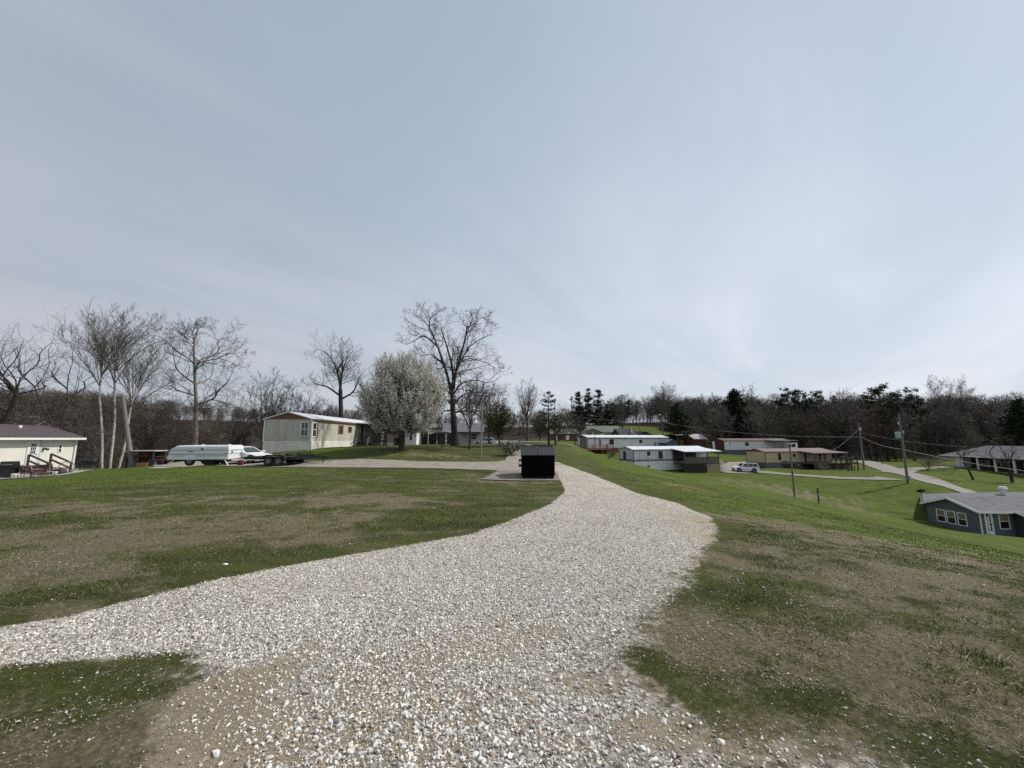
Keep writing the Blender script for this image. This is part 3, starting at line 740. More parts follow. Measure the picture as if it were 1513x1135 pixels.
# --- the big two-leader oak
def oak():
    Y = 41; t = Tree(3)
    def lp(pts, r0, r1, n=9, trunk=True):
        q, _ = px_pts(pts, 672, Y, 0); return t.limb_path(q, r0, r1, n, trunk)
    tr = lp([(672,661.5),(671.5,650),(670,620),(668,590)], .36, .26, 8)
    t.trunk.append((np.array([(0,0,-.3),(0,0,.1),(0,0,.7),(0,0,1.3)]), np.array([.62,.53,.41,.35])))
    L = []
    L.append(lp([(669,597),(664,568),(658,545),(650,522),(643,503),(634,487)], .19, .06))
    L.append(lp([(668,592),(669,565),(675,545),(682,520),(688,498),(690,482)], .19, .06))
    L.append(lp([(643,505),(633,482,1),(622,470),(608,462)], .07, .02))
    L.append(lp([(634,487),(638,475,-.8),(645,464),(652,458)], .06, .02))
    L.append(lp([(672,552),(680,528,1.5),(694,512),(712,500),(727,493)], .11, .02))
    L.append(lp([(688,498),(694,482),(698,470),(695,460)], .06, .02))
    L.append(lp([(690,484),(703,472,1),(714,469),(722,477)], .06, .02))
    L.append(lp([(657,543),(646,530,1.4),(634,524),(621,525)], .09, .02))
    L.append(lp([(646,512),(632,502,-1.4),(616,501),(600,509),(592,505)], .09, .02))
    L.append(lp([(669,585),(684,570,-1.5),(704,562),(724,566),(740,556)], .11, .02))
    L.append(lp([(670,600),(686,588,-2),(708,580),(728,584),(738,590)], .11, .02))
    L.append(lp([(669,610),(684,606,1.4),(702,610),(716,622)], .12, .025))
    L.append(lp([(671,575),(680,545,-2),(697,530),(718,536),(734,546)], .11, .02))
    L.append(lp([(667,598),(656,588,1.5),(648,576),(640,572)], .12, .025))
    L.append(lp([(668,606),(658,610,-1.5),(652,616),(647,624)], .09, .02))
    L.append(lp([(670,570),(666,548,3.0),(668,525,4.5),(672,505,5)], .15, .04))
    L.append(lp([(670,570),(674,548,-3.0),(670,525,-4.5),(664,505,-5)], .15, .04))
    for p, r in L: t.grow(p, r, [dict(n=8, ang=52, len=.42, up=.12, t0=.15, wig=.18, seg=6, rr=.5, rmax=.055, trop=.03, taper=.4)] + LV_OAK[1:], 0)
    t.build('oak_tree', 'tallest bare oak with two spreading leaders on the lawn left of the road', 'tree', gp(672, Y), M_BARKD, M_TWIGD)
oak()

# --- tree with straight trunk behind the camper
def straight_oak():
    Y = 46; t = Tree(5)
    def lp(pts, r0, r1, n=9, trunk=True):
        q, _ = px_pts(pts, 288, Y, 0); return t.limb_path(q, r0, r1, n, trunk)
    lp([(288,668),(289,640),(290,600),(288,560),(287,530),(287,505),(293,484)], .27, .05, 12)
    L = []
    for pts, r in (([(288,545),(274,532,1),(258,516),(240,500),(226,494)], .15), ([(288,552),(304,538,-1),(322,530),(340,521),(356,530)], .16),
        ([(287,520),(276,505,1),(266,492),(250,484)], .1), ([(287,505),(296,490,-1),(303,480),(302,476)], .08), ([(290,598),(306,588,1),(322,578),(338,562),(345,545)], .17),
        ([(290,585),(272,578,-1),(252,570),(235,572)], .15), ([(288,535),(304,515,2),(324,502),(343,498)], .11), ([(290,610),(312,600,-2),(330,600),(348,590)], .12),
        ([(289,600),(268,600,2),(250,606),(240,615)], .11), ([(289,568),(292,550,-3),(298,530,-4),(305,515,-5)], .13), ([(289,568),(284,550,3),(278,530,4),(270,515,5)], .13),
        ([(287,515),(282,500,-1),(276,486),(270,480)], .08), ([(289,630),(308,640,1),(325,632),(340,630)], .08), ([(289,640),(268,640,1),(256,650)], .08)):
        L.append(lp(pts, r * .7, .018))
    for p, r in L: t.grow(p, r, LV_OAK[:1] + LV_OAK[1:], 0)
    t.build('shade_tree', 'broad bare tree with straight pale trunk behind the folded white camper', 'tree', gp(288, Y), mat('grey_bark', (.17, .15, .125), .95, .5, 3, .6), M_TWIGD)
straight_oak()

# --- pale-barked clump
def birch():
    Y = 40
    specs = [(150, [(150,693),(151,650),(149,610),(147,585),(150,555)], [(150,555),(146,520),(138,480)], 21),
             (163, [(162,693),(167,650),(170,610),(169,580),(170,550)], [(170,550),(176,515),(182,476)], 22),
             (176, [(175,692),(184,660),(190,620),(196,590)], [(196,590),(206,560),(222,525)], 23)]
    labs = ['pale barked bare tree, leftmost stem of the three beside the leaning pole', 'pale barked bare tree, middle stem of the three beside the leaning pole', 'slanting pale barked bare tree right behind the leaning pole']
    for (px, trk, top, seed), lb in zip(specs, labs):
        t = Tree(seed)
        q, b = px_pts(trk, px, Y, 0); p, r = t.limb_path(q, .115, .07, 9)
        q2, _ = px_pts(top, px, Y, 0); p2, r2 = t.limb_path(q2, .08, .02, 8)
        t.grow(p, r, [dict(n=4, ang=62, len=.35, up=-.05, t0=.35, wig=.18, seg=4, rr=.25, trop=-.02)] + LV_OAK[2:], 0)
        for k in range(10):
            a = k * 2.4 + seed; tp = p[-1] if k % 3 else p[-2]
            sp = 1.2 + 3.0 * (k / 10); hh = 6.0 - 2.3 * (k / 10) ** 1.5
            e = np.array([tp, tp + (math.cos(a) * sp * .4, math.sin(a) * sp * .4, hh * .42), tp + (math.cos(a) * sp * .8, math.sin(a) * sp * .8, hh * .76), tp + (math.cos(a) * sp * 1.25, math.sin(a) * sp * 1.25, hh)])
            pp, rr = t.limb_path(e, .05, .014, 7, False); t.grow(pp, rr, [LV_FAN[0], LV_FAN[2]] + [dict(n=4, ang=32, len=.55, up=.12, t0=.2, wig=.2, seg=2, rr=.7, rmin=.0075)], 0)
        t.grow(p2, r2, LV_FAN[:3] + [dict(n=3, ang=32, len=.55, up=.12, t0=.2, wig=.2, seg=2, rr=.7, rmin=.0075)], 0)
        t.build('pale_tree', lb, 'tree', b, M_WHITEBARK, M_TWIGPALE, 'pale barked trees beside the leaning pole')
birch()

def limbed_tree(name, label, px, Y, trunk, limbs, r0, seed, mt=M_BARKD, mc=M_TWIGD, levels=None, rt=.5, group=None):
    t = Tree(seed)
    q, b = px_pts(trunk, px, Y, 0); p, r = t.limb_path(q, r0, r0 * rt, 9)
    for pts in limbs:
        q, _ = px_pts(pts, px, Y, 0); pl, rl = t.limb_path(q, r0 * .42, .016, 9); t.grow(pl, rl, levels or LV_OAK, 0)
    return t.build(name, label, 'tree', b, mt, mc, group)

limbed_tree('bent_tree', 'bare tree at left edge arching right over the maroon roof', 8, 47, [(-28,690),(-8,640),(12,610),(24,585)],
  [[(24,585),(30,560),(42,535,1),(60,520),(78,505)], [(20,592),(8,560,1),(2,530),(8,505)], [(24,585),(20,560,-1),(24,530),(36,500)], [(24,583),(45,570,1.5),(62,565),(80,560)], [(12,610),(-6,590,-1),(-20,560),(-30,530)], [(24,580),(28,545,-2),(30,520,-2),(20,498,-3)], [(24,580),(14,545,-2),(-5,515,-2),(-20,498,-3)]], .26, 31, levels=LV_OAK[1:], rt=.7)
limbed_tree('forked_tree', 'bare tree forking low in a V behind the white house corner', 86, 49, [(86,690),(86,660),(85,640)],
  [[(85,642),(74,620),(60,596),(52,570),(58,545,1),(72,515),(80,500)], [(87,642),(95,610),(99,588),(100,560),(108,530),(104,505)], [(52,572),(42,550,-1),(30,530),(22,510)], [(99,588),(112,572,1),(126,562),(138,556)], [(100,575),(90,555,-1),(82,540),(78,528)], [(100,588),(120,598,-1),(134,606),(148,615)], [(58,590),(50,592,1.5),(40,600),(28,612)]], .22, 32, levels=LV_OAK[1:], rt=.8)
limbed_tree('ivy_tree', 'tall bare tree behind the beige mobile home with ivy on its trunk', 504, 62, [(504,664),(504,620),(503,575)],
  [[(503,578),(500,555),(492,535),(480,520),(466,514)], [(503,575),(506,550),(514,528),(524,515)], [(503,570),(502,540,1),(504,520),(500,508)], [(503,585),(486,572,-1),(470,568),(458,562)], [(504,590),(518,578,1),(530,560),(540,545)], [(503,570),(490,545,3),(478,538,4),(468,534,4)], [(503,570),(512,548,-3),(524,540,-4),(534,530,-4)]], .4, 33, rt=.75, levels=LV_OAK)

# ivy on its trunk
def leaf_cloud(parent, name, centers, n, spread, size, col, mat_, flat=0.0):
    C = np.asarray(centers, float); k = RNG.integers(0, len(C), n)
    P = C[k] + RNG.normal(size=(n, 3)) * spread
    R = rot_rand(n); sz = size * RNG.uniform(.6, 1.3, n)
    base = np.array([(-.5, 0, 0), (0, -.32, 0.06), (.5, 0, 0), (0, .32, .06)])
    V = np.einsum('nij,kj->nki', R, base) * sz[:, None, None] + P[:, None]
    F = np.arange(4 * n).reshape(n, 4)
    cl = np.asarray(col)[RNG.integers(0, len(col), n)] * RNG.uniform(.6, 1.3, (n, 1))
    return mesh_np(name, V.reshape(-1, 3), [F], mat_, parent, colors={'Col': np.repeat(cl, 4, 0)})
M_LEAF = attr_mat('leaf', 'Col', .7, .2, 4)
def blossom_mat():
    m = attr_mat('petal', 'Col', .7, .12, 4); nt = m.node_tree; bs = nt.nodes['Principled BSDF']; out = nt.nodes['Material Output']
    tr = nd(nt, 'ShaderNodeBsdfTranslucent'); nt.links.new(bs.inputs['Base Color'].links[0].from_socket, tr.inputs[0])
    mx = nd(nt, 'ShaderNodeMixShader'); mx.inputs[0].default_value = .45; nt.links.new(bs.outputs[0], mx.inputs[1]); nt.links.new(tr.outputs[0], mx.inputs[2]); nt.links.new(mx.outputs[0], out.inputs[0])
    return m
M_PETAL = blossom_mat()

# --- flowering pear
def pear():
    Y = 33; t = Tree(8); b = gp(593, Y)
    p, r = t.limb_path([(0,0,-.2),(0.02,0,.8),(0,.03,1.6),(.05,0,2.6)], .2, .15, 7)
    t.trunk.append((np.array([(0,0,-.25),(0,0,.05),(0,0,.35)]), np.array([.31,.26,.21])))
    tips = []
    H_, Rx = 8.3, 3.9
    lv = [dict(n=9, ang=30, len=.42, up=.28, t0=.18, wig=.10, seg=4, rr=.5, trop=.05, rmin=.013),
          dict(n=7, ang=30, len=.5, up=.22, t0=.15, wig=.12, seg=3, rr=.6, trop=.05, rmin=.009),
          dict(n=4, ang=28, len=.55, up=.15, t0=.15, wig=.12, seg=2, rr=.7, trop=.04, rmin=.007)]
    m = 0
    for ring, (z0, n, el) in enumerate(((1.4, 10, 2), (1.5, 11, 16), (1.7, 11, 30), (2.0, 11, 45), (2.3, 9, 60), (2.5, 6, 76))):
        for k in range(n):
            a = 2 * PI * (k + .5 * (ring % 2)) / n + t.rng.uniform(-.2, .2); e = math.radians(el + t.rng.uniform(-6, 6))
            # reach to an egg-shaped crown outline
            zc = 4.65; az_ = 3.8
            dx, dz = math.cos(e), math.sin(e)
            A = (dx / Rx) ** 2 + (dz / az_) ** 2; B = 2 * dz * (z0 - zc) / az_ ** 2; C_ = ((z0 - zc) / az_) ** 2 - 1
            Lr = (-B + math.sqrt(max(B * B - 4 * A * C_, .01))) / (2 * A) * t.rng.uniform(.78, .9)
            e0 = min(e + .2, 1.45)
            q = [(0, 0, z0), (math.cos(a)*math.cos(e0)*Lr*.33, math.sin(a)*math.cos(e0)*Lr*.33, z0 + math.sin(e0)*Lr*.33), (math.cos(a)*dx*Lr*.7, math.sin(a)*dx*Lr*.7, z0 + dz*Lr*.7), (math.cos(a)*dx*Lr, math.sin(a)*dx*Lr, z0 + dz*Lr + .1)]
            pl, rl = t.limb_path(q, .075, .018, 8, False); t.grow(pl, rl, lv, 0)
    def egg(P): return np.sqrt((P[..., 0] ** 2 + P[..., 1] ** 2) / Rx ** 2 + ((P[..., 2] - 4.65) / 3.85) ** 2)
    t.limb = [(q, r_) for q, r_ in t.limb if egg(q[-1]) < 1.0 + .05 * t.rng.normal()]
    t.tips = [q for q in t.tips if q[-1][2] > 1.5 and egg(q[-1]) < 1.0 + .03 * t.rng.normal()]
    def fl(root):
        pts = np.vstack([q for q in t.tips]); pts = pts[RNG.uniform(0, 1, len(pts)) < .75]
        pts = pts[(np.hypot(pts[:, 0], pts[:, 1]) > .7)]
        d_ = RNG.normal(size=(6500, 3)); d_ /= np.linalg.norm(d_, axis=1, keepdims=True); rr_ = RNG.uniform(.2, 1, (6500, 1)) ** .5
        sh_ = d_ * rr_ * np.array([Rx, Rx, 3.85]) * (.97 + .34 * (fbm(d_[:, 0] * 5 + 9, d_[:, 2] * 5 + d_[:, 1] * 3 + 5, 90) - .5) - .10 * np.clip(d_[:, 2], 0, 1) * np.hypot(d_[:, 0], d_[:, 1]))[:, None] + np.array([0, 0, 4.65])
        sh_ = sh_[(sh_[:, 2] > 1.75) & (fbm(sh_[:, 0] * 1.6 + 20, sh_[:, 2] * 1.6 + sh_[:, 1], 91) > .44)]
        dd = sh_ - np.array([0, 0, .8]); dd /= np.linalg.norm(dd, axis=1, keepdims=True); dd[:, 2] += .25; dd /= np.linalg.norm(dd, axis=1, keepdims=True); dd = dd + RNG.normal(size=dd.shape) * .10
        ln = RNG.uniform(.6, 1.3, (len(dd), 1)); P2 = np.stack([sh_ - dd * ln, sh_ - dd * ln * .5, sh_], 1)
        V, F = polytubes([(p_, np.array([.014, .011, .006])) for p_ in P2]); mesh_np('spray', V, [F], M_TWIG, root)
        pts = np.vstack([pts[::3]] + [P2[:, 0] * (1 - u_) + P2[:, 2] * u_ for u_ in (.2, .35, .5, .6, .7, .8, .9, 1.0)])
        leaf_cloud(root, 'blossom', pts, 135000, .055, .076, [(.86,.85,.80),(.82,.81,.74),(.86,.85,.82),(.48,.50,.28),(.80,.79,.70)], M_PETAL)
    t.build('flowering_pear_tree', 'round white flowering pear tree in front of the mobile home porch', 'tree', b, M_BARKD, M_TWIG, leaf=fl)
pear()

# generic spreading bare tree
def bare(seed, h, trunk_frac, spread, r0, nl=7, lean=(0, 0), levels=LV_OAK, up=1.0):
    t = Tree(seed); g = t.rng
    tz = h * trunk_frac
    p, r = t.limb_path([(0,0,-.3),(lean[0]*.3,lean[1]*.3,tz*.5),(lean[0],lean[1],tz)], r0, r0*.7, 7, wig=.02)
    tip = p[-1]
    for k in range(nl):
        a = 2.4 * k + g.uniform(-.3, .3); f = (k + .5) / nl
        hz = (h - tz) * (1 - .35 * f * up) * g.uniform(.85, 1.05); sp = spread * (.25 + .75 * f) * g.uniform(.8, 1.1)
        s = p[-1] if k < 4 else p[-2] if k < 6 else p[-3]
        q = [s, s + np.array([math.cos(a)*sp*.3, math.sin(a)*sp*.3, hz*.33]), s + np.array([math.cos(a)*sp*.72, math.sin(a)*sp*.72, hz*.68]), s + np.array([math.cos(a)*sp, math.sin(a)*sp, hz])]
        pl, rl = t.limb_path(q, r0*.42, .02, 8, True, wig=.06); t.grow(pl, rl, levels, 0)
    return t

LV_LITE = [dict(n=9, ang=44, len=.45, up=.15, t0=.2, wig=.2, seg=4, rr=.55, rmin=.018, trop=.05),
           dict(n=7, ang=42, len=.52, up=.12, t0=.15, wig=.22, seg=3, rr=.6, rmin=.012, trop=.05),
           dict(n=5, ang=38, len=.55, up=.1, t0=.2, wig=.25, seg=2, rr=.7, rmin=.011)]
# row behind the camper and beige home
for k, (px, Y, h, lb) in enumerate(((384,50,10.8,'slim bare tree just left of the beige mobile home'), (413,56,10.9,'bare tree rising behind the left end of the beige mobile home'), (441,60,10.8,'bare tree behind the middle of the beige mobile home roof'), (470,63,10.2,'bare tree left of the ivy covered trunk behind the mobile home'),
      (345,55,7.6,'low bare tree right behind the white car and camper'), (212,47,6.2,'small crooked bare tree behind the junk shelter'), (240,62,13.0,'bare tree in the gap right of the pale barked clump'), (540,75,9.5,'bare tree behind the flowering pear'))):
    t = bare(40 + k, h, .28, h * .30, .15, 8, (0.2, 0), LV_LITE); t.build('bare_tree', lb, 'tree', gp(px, Y), M_BARKD, M_TWIGD, 'bare trees behind the left yard')
t = bare(60, 6.6, .33, 2.3, .10, 7, (0, 0), LV_LITE); t.build('young_tree', 'small bare tree on the lawn right of the big oak', 'tree', gp(694, 36), M_BARKD, M_TWIG)
t = bare(61, 8.2, .3, 2.6, .12, 8, (0, 0), LV_LITE); t.build('budding_tree', 'reddish budding tree behind the thin light pole', 'tree', gp(722, 52), M_BARKD, M_TWIGRED)
t = bare(62, 1.1, .35, .45, .04, 6, (0, 0), LV_LITE[2:]); t.build('sapling', 'tiny bare sapling on the lawn between pear and oak', 'tree', gp(653, 33.5), M_BARKD, M_TWIG)
t = bare(63, 14.5, .38, 3.6, .32, 8, (0, 0), LV_LITE); t.build('roadside_tree', 'tall bare tree standing alone where the road bends away', 'tree', gp(779, 95), M_BARK, M_TWIG)

def leafy(name, label, px, Y, h, spread, seed, cols, n, size, trunk=.35, mc=M_TWIG, r0=.12, clump=.25):
    t = bare(seed, h, trunk, spread, r0, 9, (0, 0), LV_LITE[:2])
    def lf(root):
        pts = np.vstack(t.tips); leaf_cloud(root, 'foliage', pts, n, clump, size, cols, M_LEAF)
    return t.build(name, label, 'tree', gp(px, Y), M_BARKD, mc, leaf=lf)
leafy('green_tree', 'dark green leafing tree beside the silver car', 738, 40, 4.2, 1.7, 70, [(.055,.062,.012),(.075,.085,.018),(.035,.042,.01),(.09,.08,.03)], 6500, .13, .22, clump=.2)
leafy('olive_tree', 'low olive green tree across the road bend', 797, 84, 5.6, 3.0, 71, [(.075,.080,.03),(.055,.060,.025),(.10,.095,.045)], 4200, .2, .25, clump=.4)
leafy('leafing_tree', 'yellowish green leafing tree behind the two thin pines', 825, 84, 7.2, 3.0, 72, [(.085,.10,.03),(.06,.075,.022),(.05,.055,.025)], 4200, .2, .2, clump=.45)
leafy('brown_tree', 'brown budding tree at the deck end of the white home', 850, 97, 7.0, 3.2, 73, [(.075,.052,.04),(.05,.036,.03)], 1500, .16, .2, clump=.4)
leafy('redbud_tree', 'pinkish budding tree beside the dark red shed', 1062, 125, 8.5, 3.6, 74, [(.15,.055,.055),(.10,.045,.042),(.08,.05,.04)], 3500, .22, .2, clump=.4)
leafy('maple_tree', 'dull red budding tree before the wood behind the left utility pole', 1296, 112, 13.5, 5.0, 75, [(.10,.035,.032),(.075,.032,.03),(.05,.03,.025)], 4500, .26, .25, clump=.5, r0=.2)

# shrub by the road
def shrub(name, label, cat, loc, r, h, cols, n, size, seed, mc=M_TWIG):
    t = Tree(seed)
    for k in range(9):
        a = k * 2.4; e = np.array([(0,0,0), (math.cos(a)*r*.35, math.sin(a)*r*.35, h*.5), (math.cos(a)*r*.8, math.sin(a)*r*.8, h*.85)])
        p, rr = t.limb_path(e, .025, .01, 5, True); t.grow(p, rr, LV_LITE[1:], 0)
    def lf(root): leaf_cloud(root, 'foliage', np.vstack(t.tips), n, r * .16, size, cols, M_LEAF)
    return t.build(name, label, cat, loc, M_BARKD, mc, leaf=lf if n else None)
shrub('shrub', 'low shrub with pale blossom at the lawn corner by the road', 'shrub', gp(755, 31.5), 1.1, .95, [(.09,.11,.05),(.06,.075,.035),(.30,.30,.25)], 2600, .09, 81)
shrub('shrub', 'round brown bare shrub beside the far driveway', 'shrub', gp(1371, 80), 2.2, 2.8, [(.06,.045,.035)], 1200, .12, 82, M_TWIG)
shrub('shrub', 'small dark shrub against the red board skirting of the far white home', 'shrub', gp(905, 84), .7, .9, [(.035,.04,.02)], 500, .1, 83)

# --- conifers
def conifer(seed, h, r, base=.12, whorls=16, per=6, droop=-.1, clumps=9, size=.5, prof=1.0, flat=False, cols=None, gap=.0):
    g = np.random.default_rng(seed); t = Tree(seed)
    r0 = .018 * h + .05
    t.limb_path([(0,0,-.3),(.01*h*g.normal(),.01*h*g.normal(),h*.5),(0,0,h)], r0, .03, 7)
    cs = []
    for w in range(whorls):
        f = (w + g.uniform(-.3, .3)) / (whorls - 1); z = h * (base + (1 - base) * np.clip(f, 0, 1)) * .985
        if g.uniform() < gap: continue
        if flat: rr = r * (.35 + .65 * math.sin(PI * min(1, .25 + f * .7)))
        else: rr = r * max(0.0, 1 - f) ** prof * .97 + .10 * r
        for k in range(per):
            if g.uniform() < .15: continue
            a = g.uniform(0, 2 * PI); L_ = rr * g.uniform(.65, 1.12)
            up = droop + (.35 * f if not flat else .25)
            e = np.array([(0, 0, z), (math.cos(a)*L_*.5, math.sin(a)*L_*.5, z + up*L_*.35), (math.cos(a)*L_, math.sin(a)*L_, z + up*L_*.9 + .12*L_)])
            p, q = t.limb_path(e, .03 + .012 * L_, .012, 5, False)
            nc = max(2, int(clumps * L_ / r + 1))
            for m in range(nc):
                u = (.25 if not flat else .5) + (.75 if not flat else .5) * (m + g.uniform()) / nc
                cs.append(np.array([math.cos(a)*L_*u, math.sin(a)*L_*u, z + up*L_*.9*u*u + .1*L_*u]) + g.normal(size=3) * np.array([.12, .12, .06]) * r * .55)
    cs = np.array(cs); n = len(cs)
    # each clump: a starburst of slim needle fans
    k = 9; d = g.normal(size=(n, k, 3)); d[:, :, 2] = np.abs(d[:, :, 2]) * .8; d /= np.linalg.norm(d, axis=2, keepdims=True)
    sd = np.cross(d, g.normal(size=(n, k, 3))); sd /= np.linalg.norm(sd, axis=2, keepdims=True)
    s = size * g.uniform(.6, 1.3, (n, 1, 1)); c0 = cs[:, None, :] + g.normal(size=(n, k, 3)) * size * .25
    V = np.stack([c0 - sd * s * .13, c0 + sd * s * .13, c0 + d * s], 2).reshape(-1, 3)
    F = np.arange(len(V)).reshape(-1, 3)
    cols = np.array(cols or [(.022,.034,.014),(.032,.046,.018),(.016,.024,.012)])
    cl = np.repeat(cols[g.integers(0, len(cols), n)] * g.uniform(.6, 1.35, (n, 1)), k * 3, 0)
    t.needles = (V, F, cl); return t
def plant_con(t, name, label, loc, group=None, rz=0, cat='tree'):
    def lf(root):
        V, F, cl = t.needles; mesh_np('foliage', V, [F], M_LEAF, root, colors={'Col': cl})
    o = t.build(name, label, cat, loc, M_BARKD, M_TWIGD, group, rz, leaf=lf); return o
for k, (px, Y, h, r, lb) in enumerate(((856,134,15.6,2.6,'dark pine, leftmost full one of the group behind the green roofed house'), (871,136,16.4,3.2,'dark pine second in the group behind the green roofed house'), (886,134,16.0,3.6,'broad dark pine third in the group behind the green roofed house'), (902,138,11.5,3.4,'shorter rounded pine at the right of the group behind the green roof'))):
    plant_con(conifer(90 + k, h, r, .16, 20, 6, -.05, 6, .75, .6 if k < 3 else .4, gap=.05), 'pine_tree', lb, gp(px, Y), 'pines behind the green roofed house')
plant_con(conifer(95, 9.4, 1.5, .45, 9, 4, .15, 4, .42, .3, gap=.15, cols=[(.05,.065,.03),(.065,.08,.035),(.04,.05,.025)]), 'pine_tree', 'thin tall young pine left of two beside the cross road', gp(811, 71))
plant_con(conifer(96, 8.2, 1.6, .40, 9, 4, .1, 4, .42, .35, gap=.15, cols=[(.05,.065,.03),(.065,.08,.03),(.04,.05,.025)]), 'pine_tree', 'thin young pine right of two beside the cross road', gp(821, 71))
plant_con(conifer(97, 13.8, 1.2, .25, 12, 3, .1, 2, .5, .3, gap=.3, cols=[(.05,.045,.03),(.035,.04,.02)]), 'pine_tree', 'nearly bare spindly pine left of the group behind the green roof', gp(846, 128))
plant_con(conifer(98, 14, 1.6, .55, 7, 3, .3, 2, .6, .2, gap=.2), 'pine_tree', 'lone scrawny pine between the pine group and the wooded hill', gp(921, 132))
plant_con(conifer(100, 11.8, 5.2, .04, 18, 8, -.08, 9, .8, .75), 'spruce_tree', 'broad spreading evergreen behind the blue shed', gp(1003, 118))
plant_con(conifer(101, 17, 6.6, .03, 26, 11, -.05, 11, 1.0, .8, cols=[(.014,.022,.010),(.02,.03,.013),(.01,.016,.008)]), 'spruce_tree', 'very dark tall cone shaped evergreen above the red roofed white home', gp(1090, 118))
for k, (px, Y, h, r, lb) in enumerate(((1172,130,20,4.2,'tall dark pine topping the skyline right of the cone shaped evergreen'), (1188,133,20,4.0,'dark pine beside the tallest skyline pine above the tan home'), (1214,140,19.0,3.6,'dark pine with a rounded head farther along the wooded skyline'), (1312,112,20.8,4.6,'flat topped dark pine left of two on the skyline behind the right utility pole'), (1352,112,19.6,5.2,'flat topped dark pine right of two on the skyline behind the right utility pole'))):
    plant_con(conifer(110 + k, h, r, .45 if k < 3 else .5, 10, 5, .05, 7, .85, .4, flat=True), 'pine_tree', lb, gp(px, Y), 'pines along the wooded skyline')
plant_con(conifer(120, 15.5, 5.2, .05, 22, 8, -.05, 8, .9, .8, cols=[(.014,.022,.010),(.02,.03,.013)]), 'spruce_tree', 'dark evergreen cut off by the right edge of the view', gp(1519, 95))
for k, (px, Y, h, lb) in enumerate(((980,128,17.5,'tall bare tree left of the skyline notch above the lamp pole'), (992,132,16,'bare tree just right of the tallest one above the lamp pole'), (1040,140,14.5,'bare tree on the skyline left of the cone shaped evergreen'), (1112,140,18,'thin bare tree on the skyline right of the cone shaped evergreen'), (1240,122,20,'wide round headed bare tree on the wooded skyline'), (1392,150,20,'bare skyline tree right of the flat topped pines'), (1425,150,20,'second bare skyline tree right of the flat topped pines'))):
    t = bare(130 + k, h, .35, h * .24 if px != 1240 else h * .36, .2, 8, (0, 0), [dict(l, rmin=max(l['rmin'], .022)) for l in LV_LITE]); t.build('bare_tree', lb, 'tree', gp(px, Y), M_BARK, M_TWIG if k < 5 else M_TWIGPALE, 'bare trees along the wooded skyline')
limbed_tree('leaning_tree', 'small bare tree leaning left on the grass beside the right hand road', 1437, 66, [(1438,709),(1432,696),(1426,684)],
  [[(1426,684),(1424,672),(1428,660),(1430,650)], [(1427,686),(1412,680),(1398,684,1),(1384,686)], [(1426,684),(1416,670),(1412,658),(1410,652)], [(1426,684),(1436,672,1),(1444,662),(1448,656)], [(1430,690),(1412,690,-1),(1396,694),(1380,690)]], .16, 140, M_BARKD, M_TWIGD, LV_LITE[:2], .7)
limbed_tree('yard_tree', 'bare tree with pruned knobbly trunk near the far ranch porch', 1494, 66, [(1496,713),(1493,700),(1489,690)],
  [[(1489,690),(1480,682),(1472,684)], [(1489,690),(1484,672),(1474,656)], [(1489,690),(1496,670),(1492,652)], [(1490,690),(1504,676,1),(1512,660)], [(1489,690),(1478,670,1.5),(1482,650)]], .22, 141, M_BARKD, M_TWIGD, LV_LITE[:2], .8)

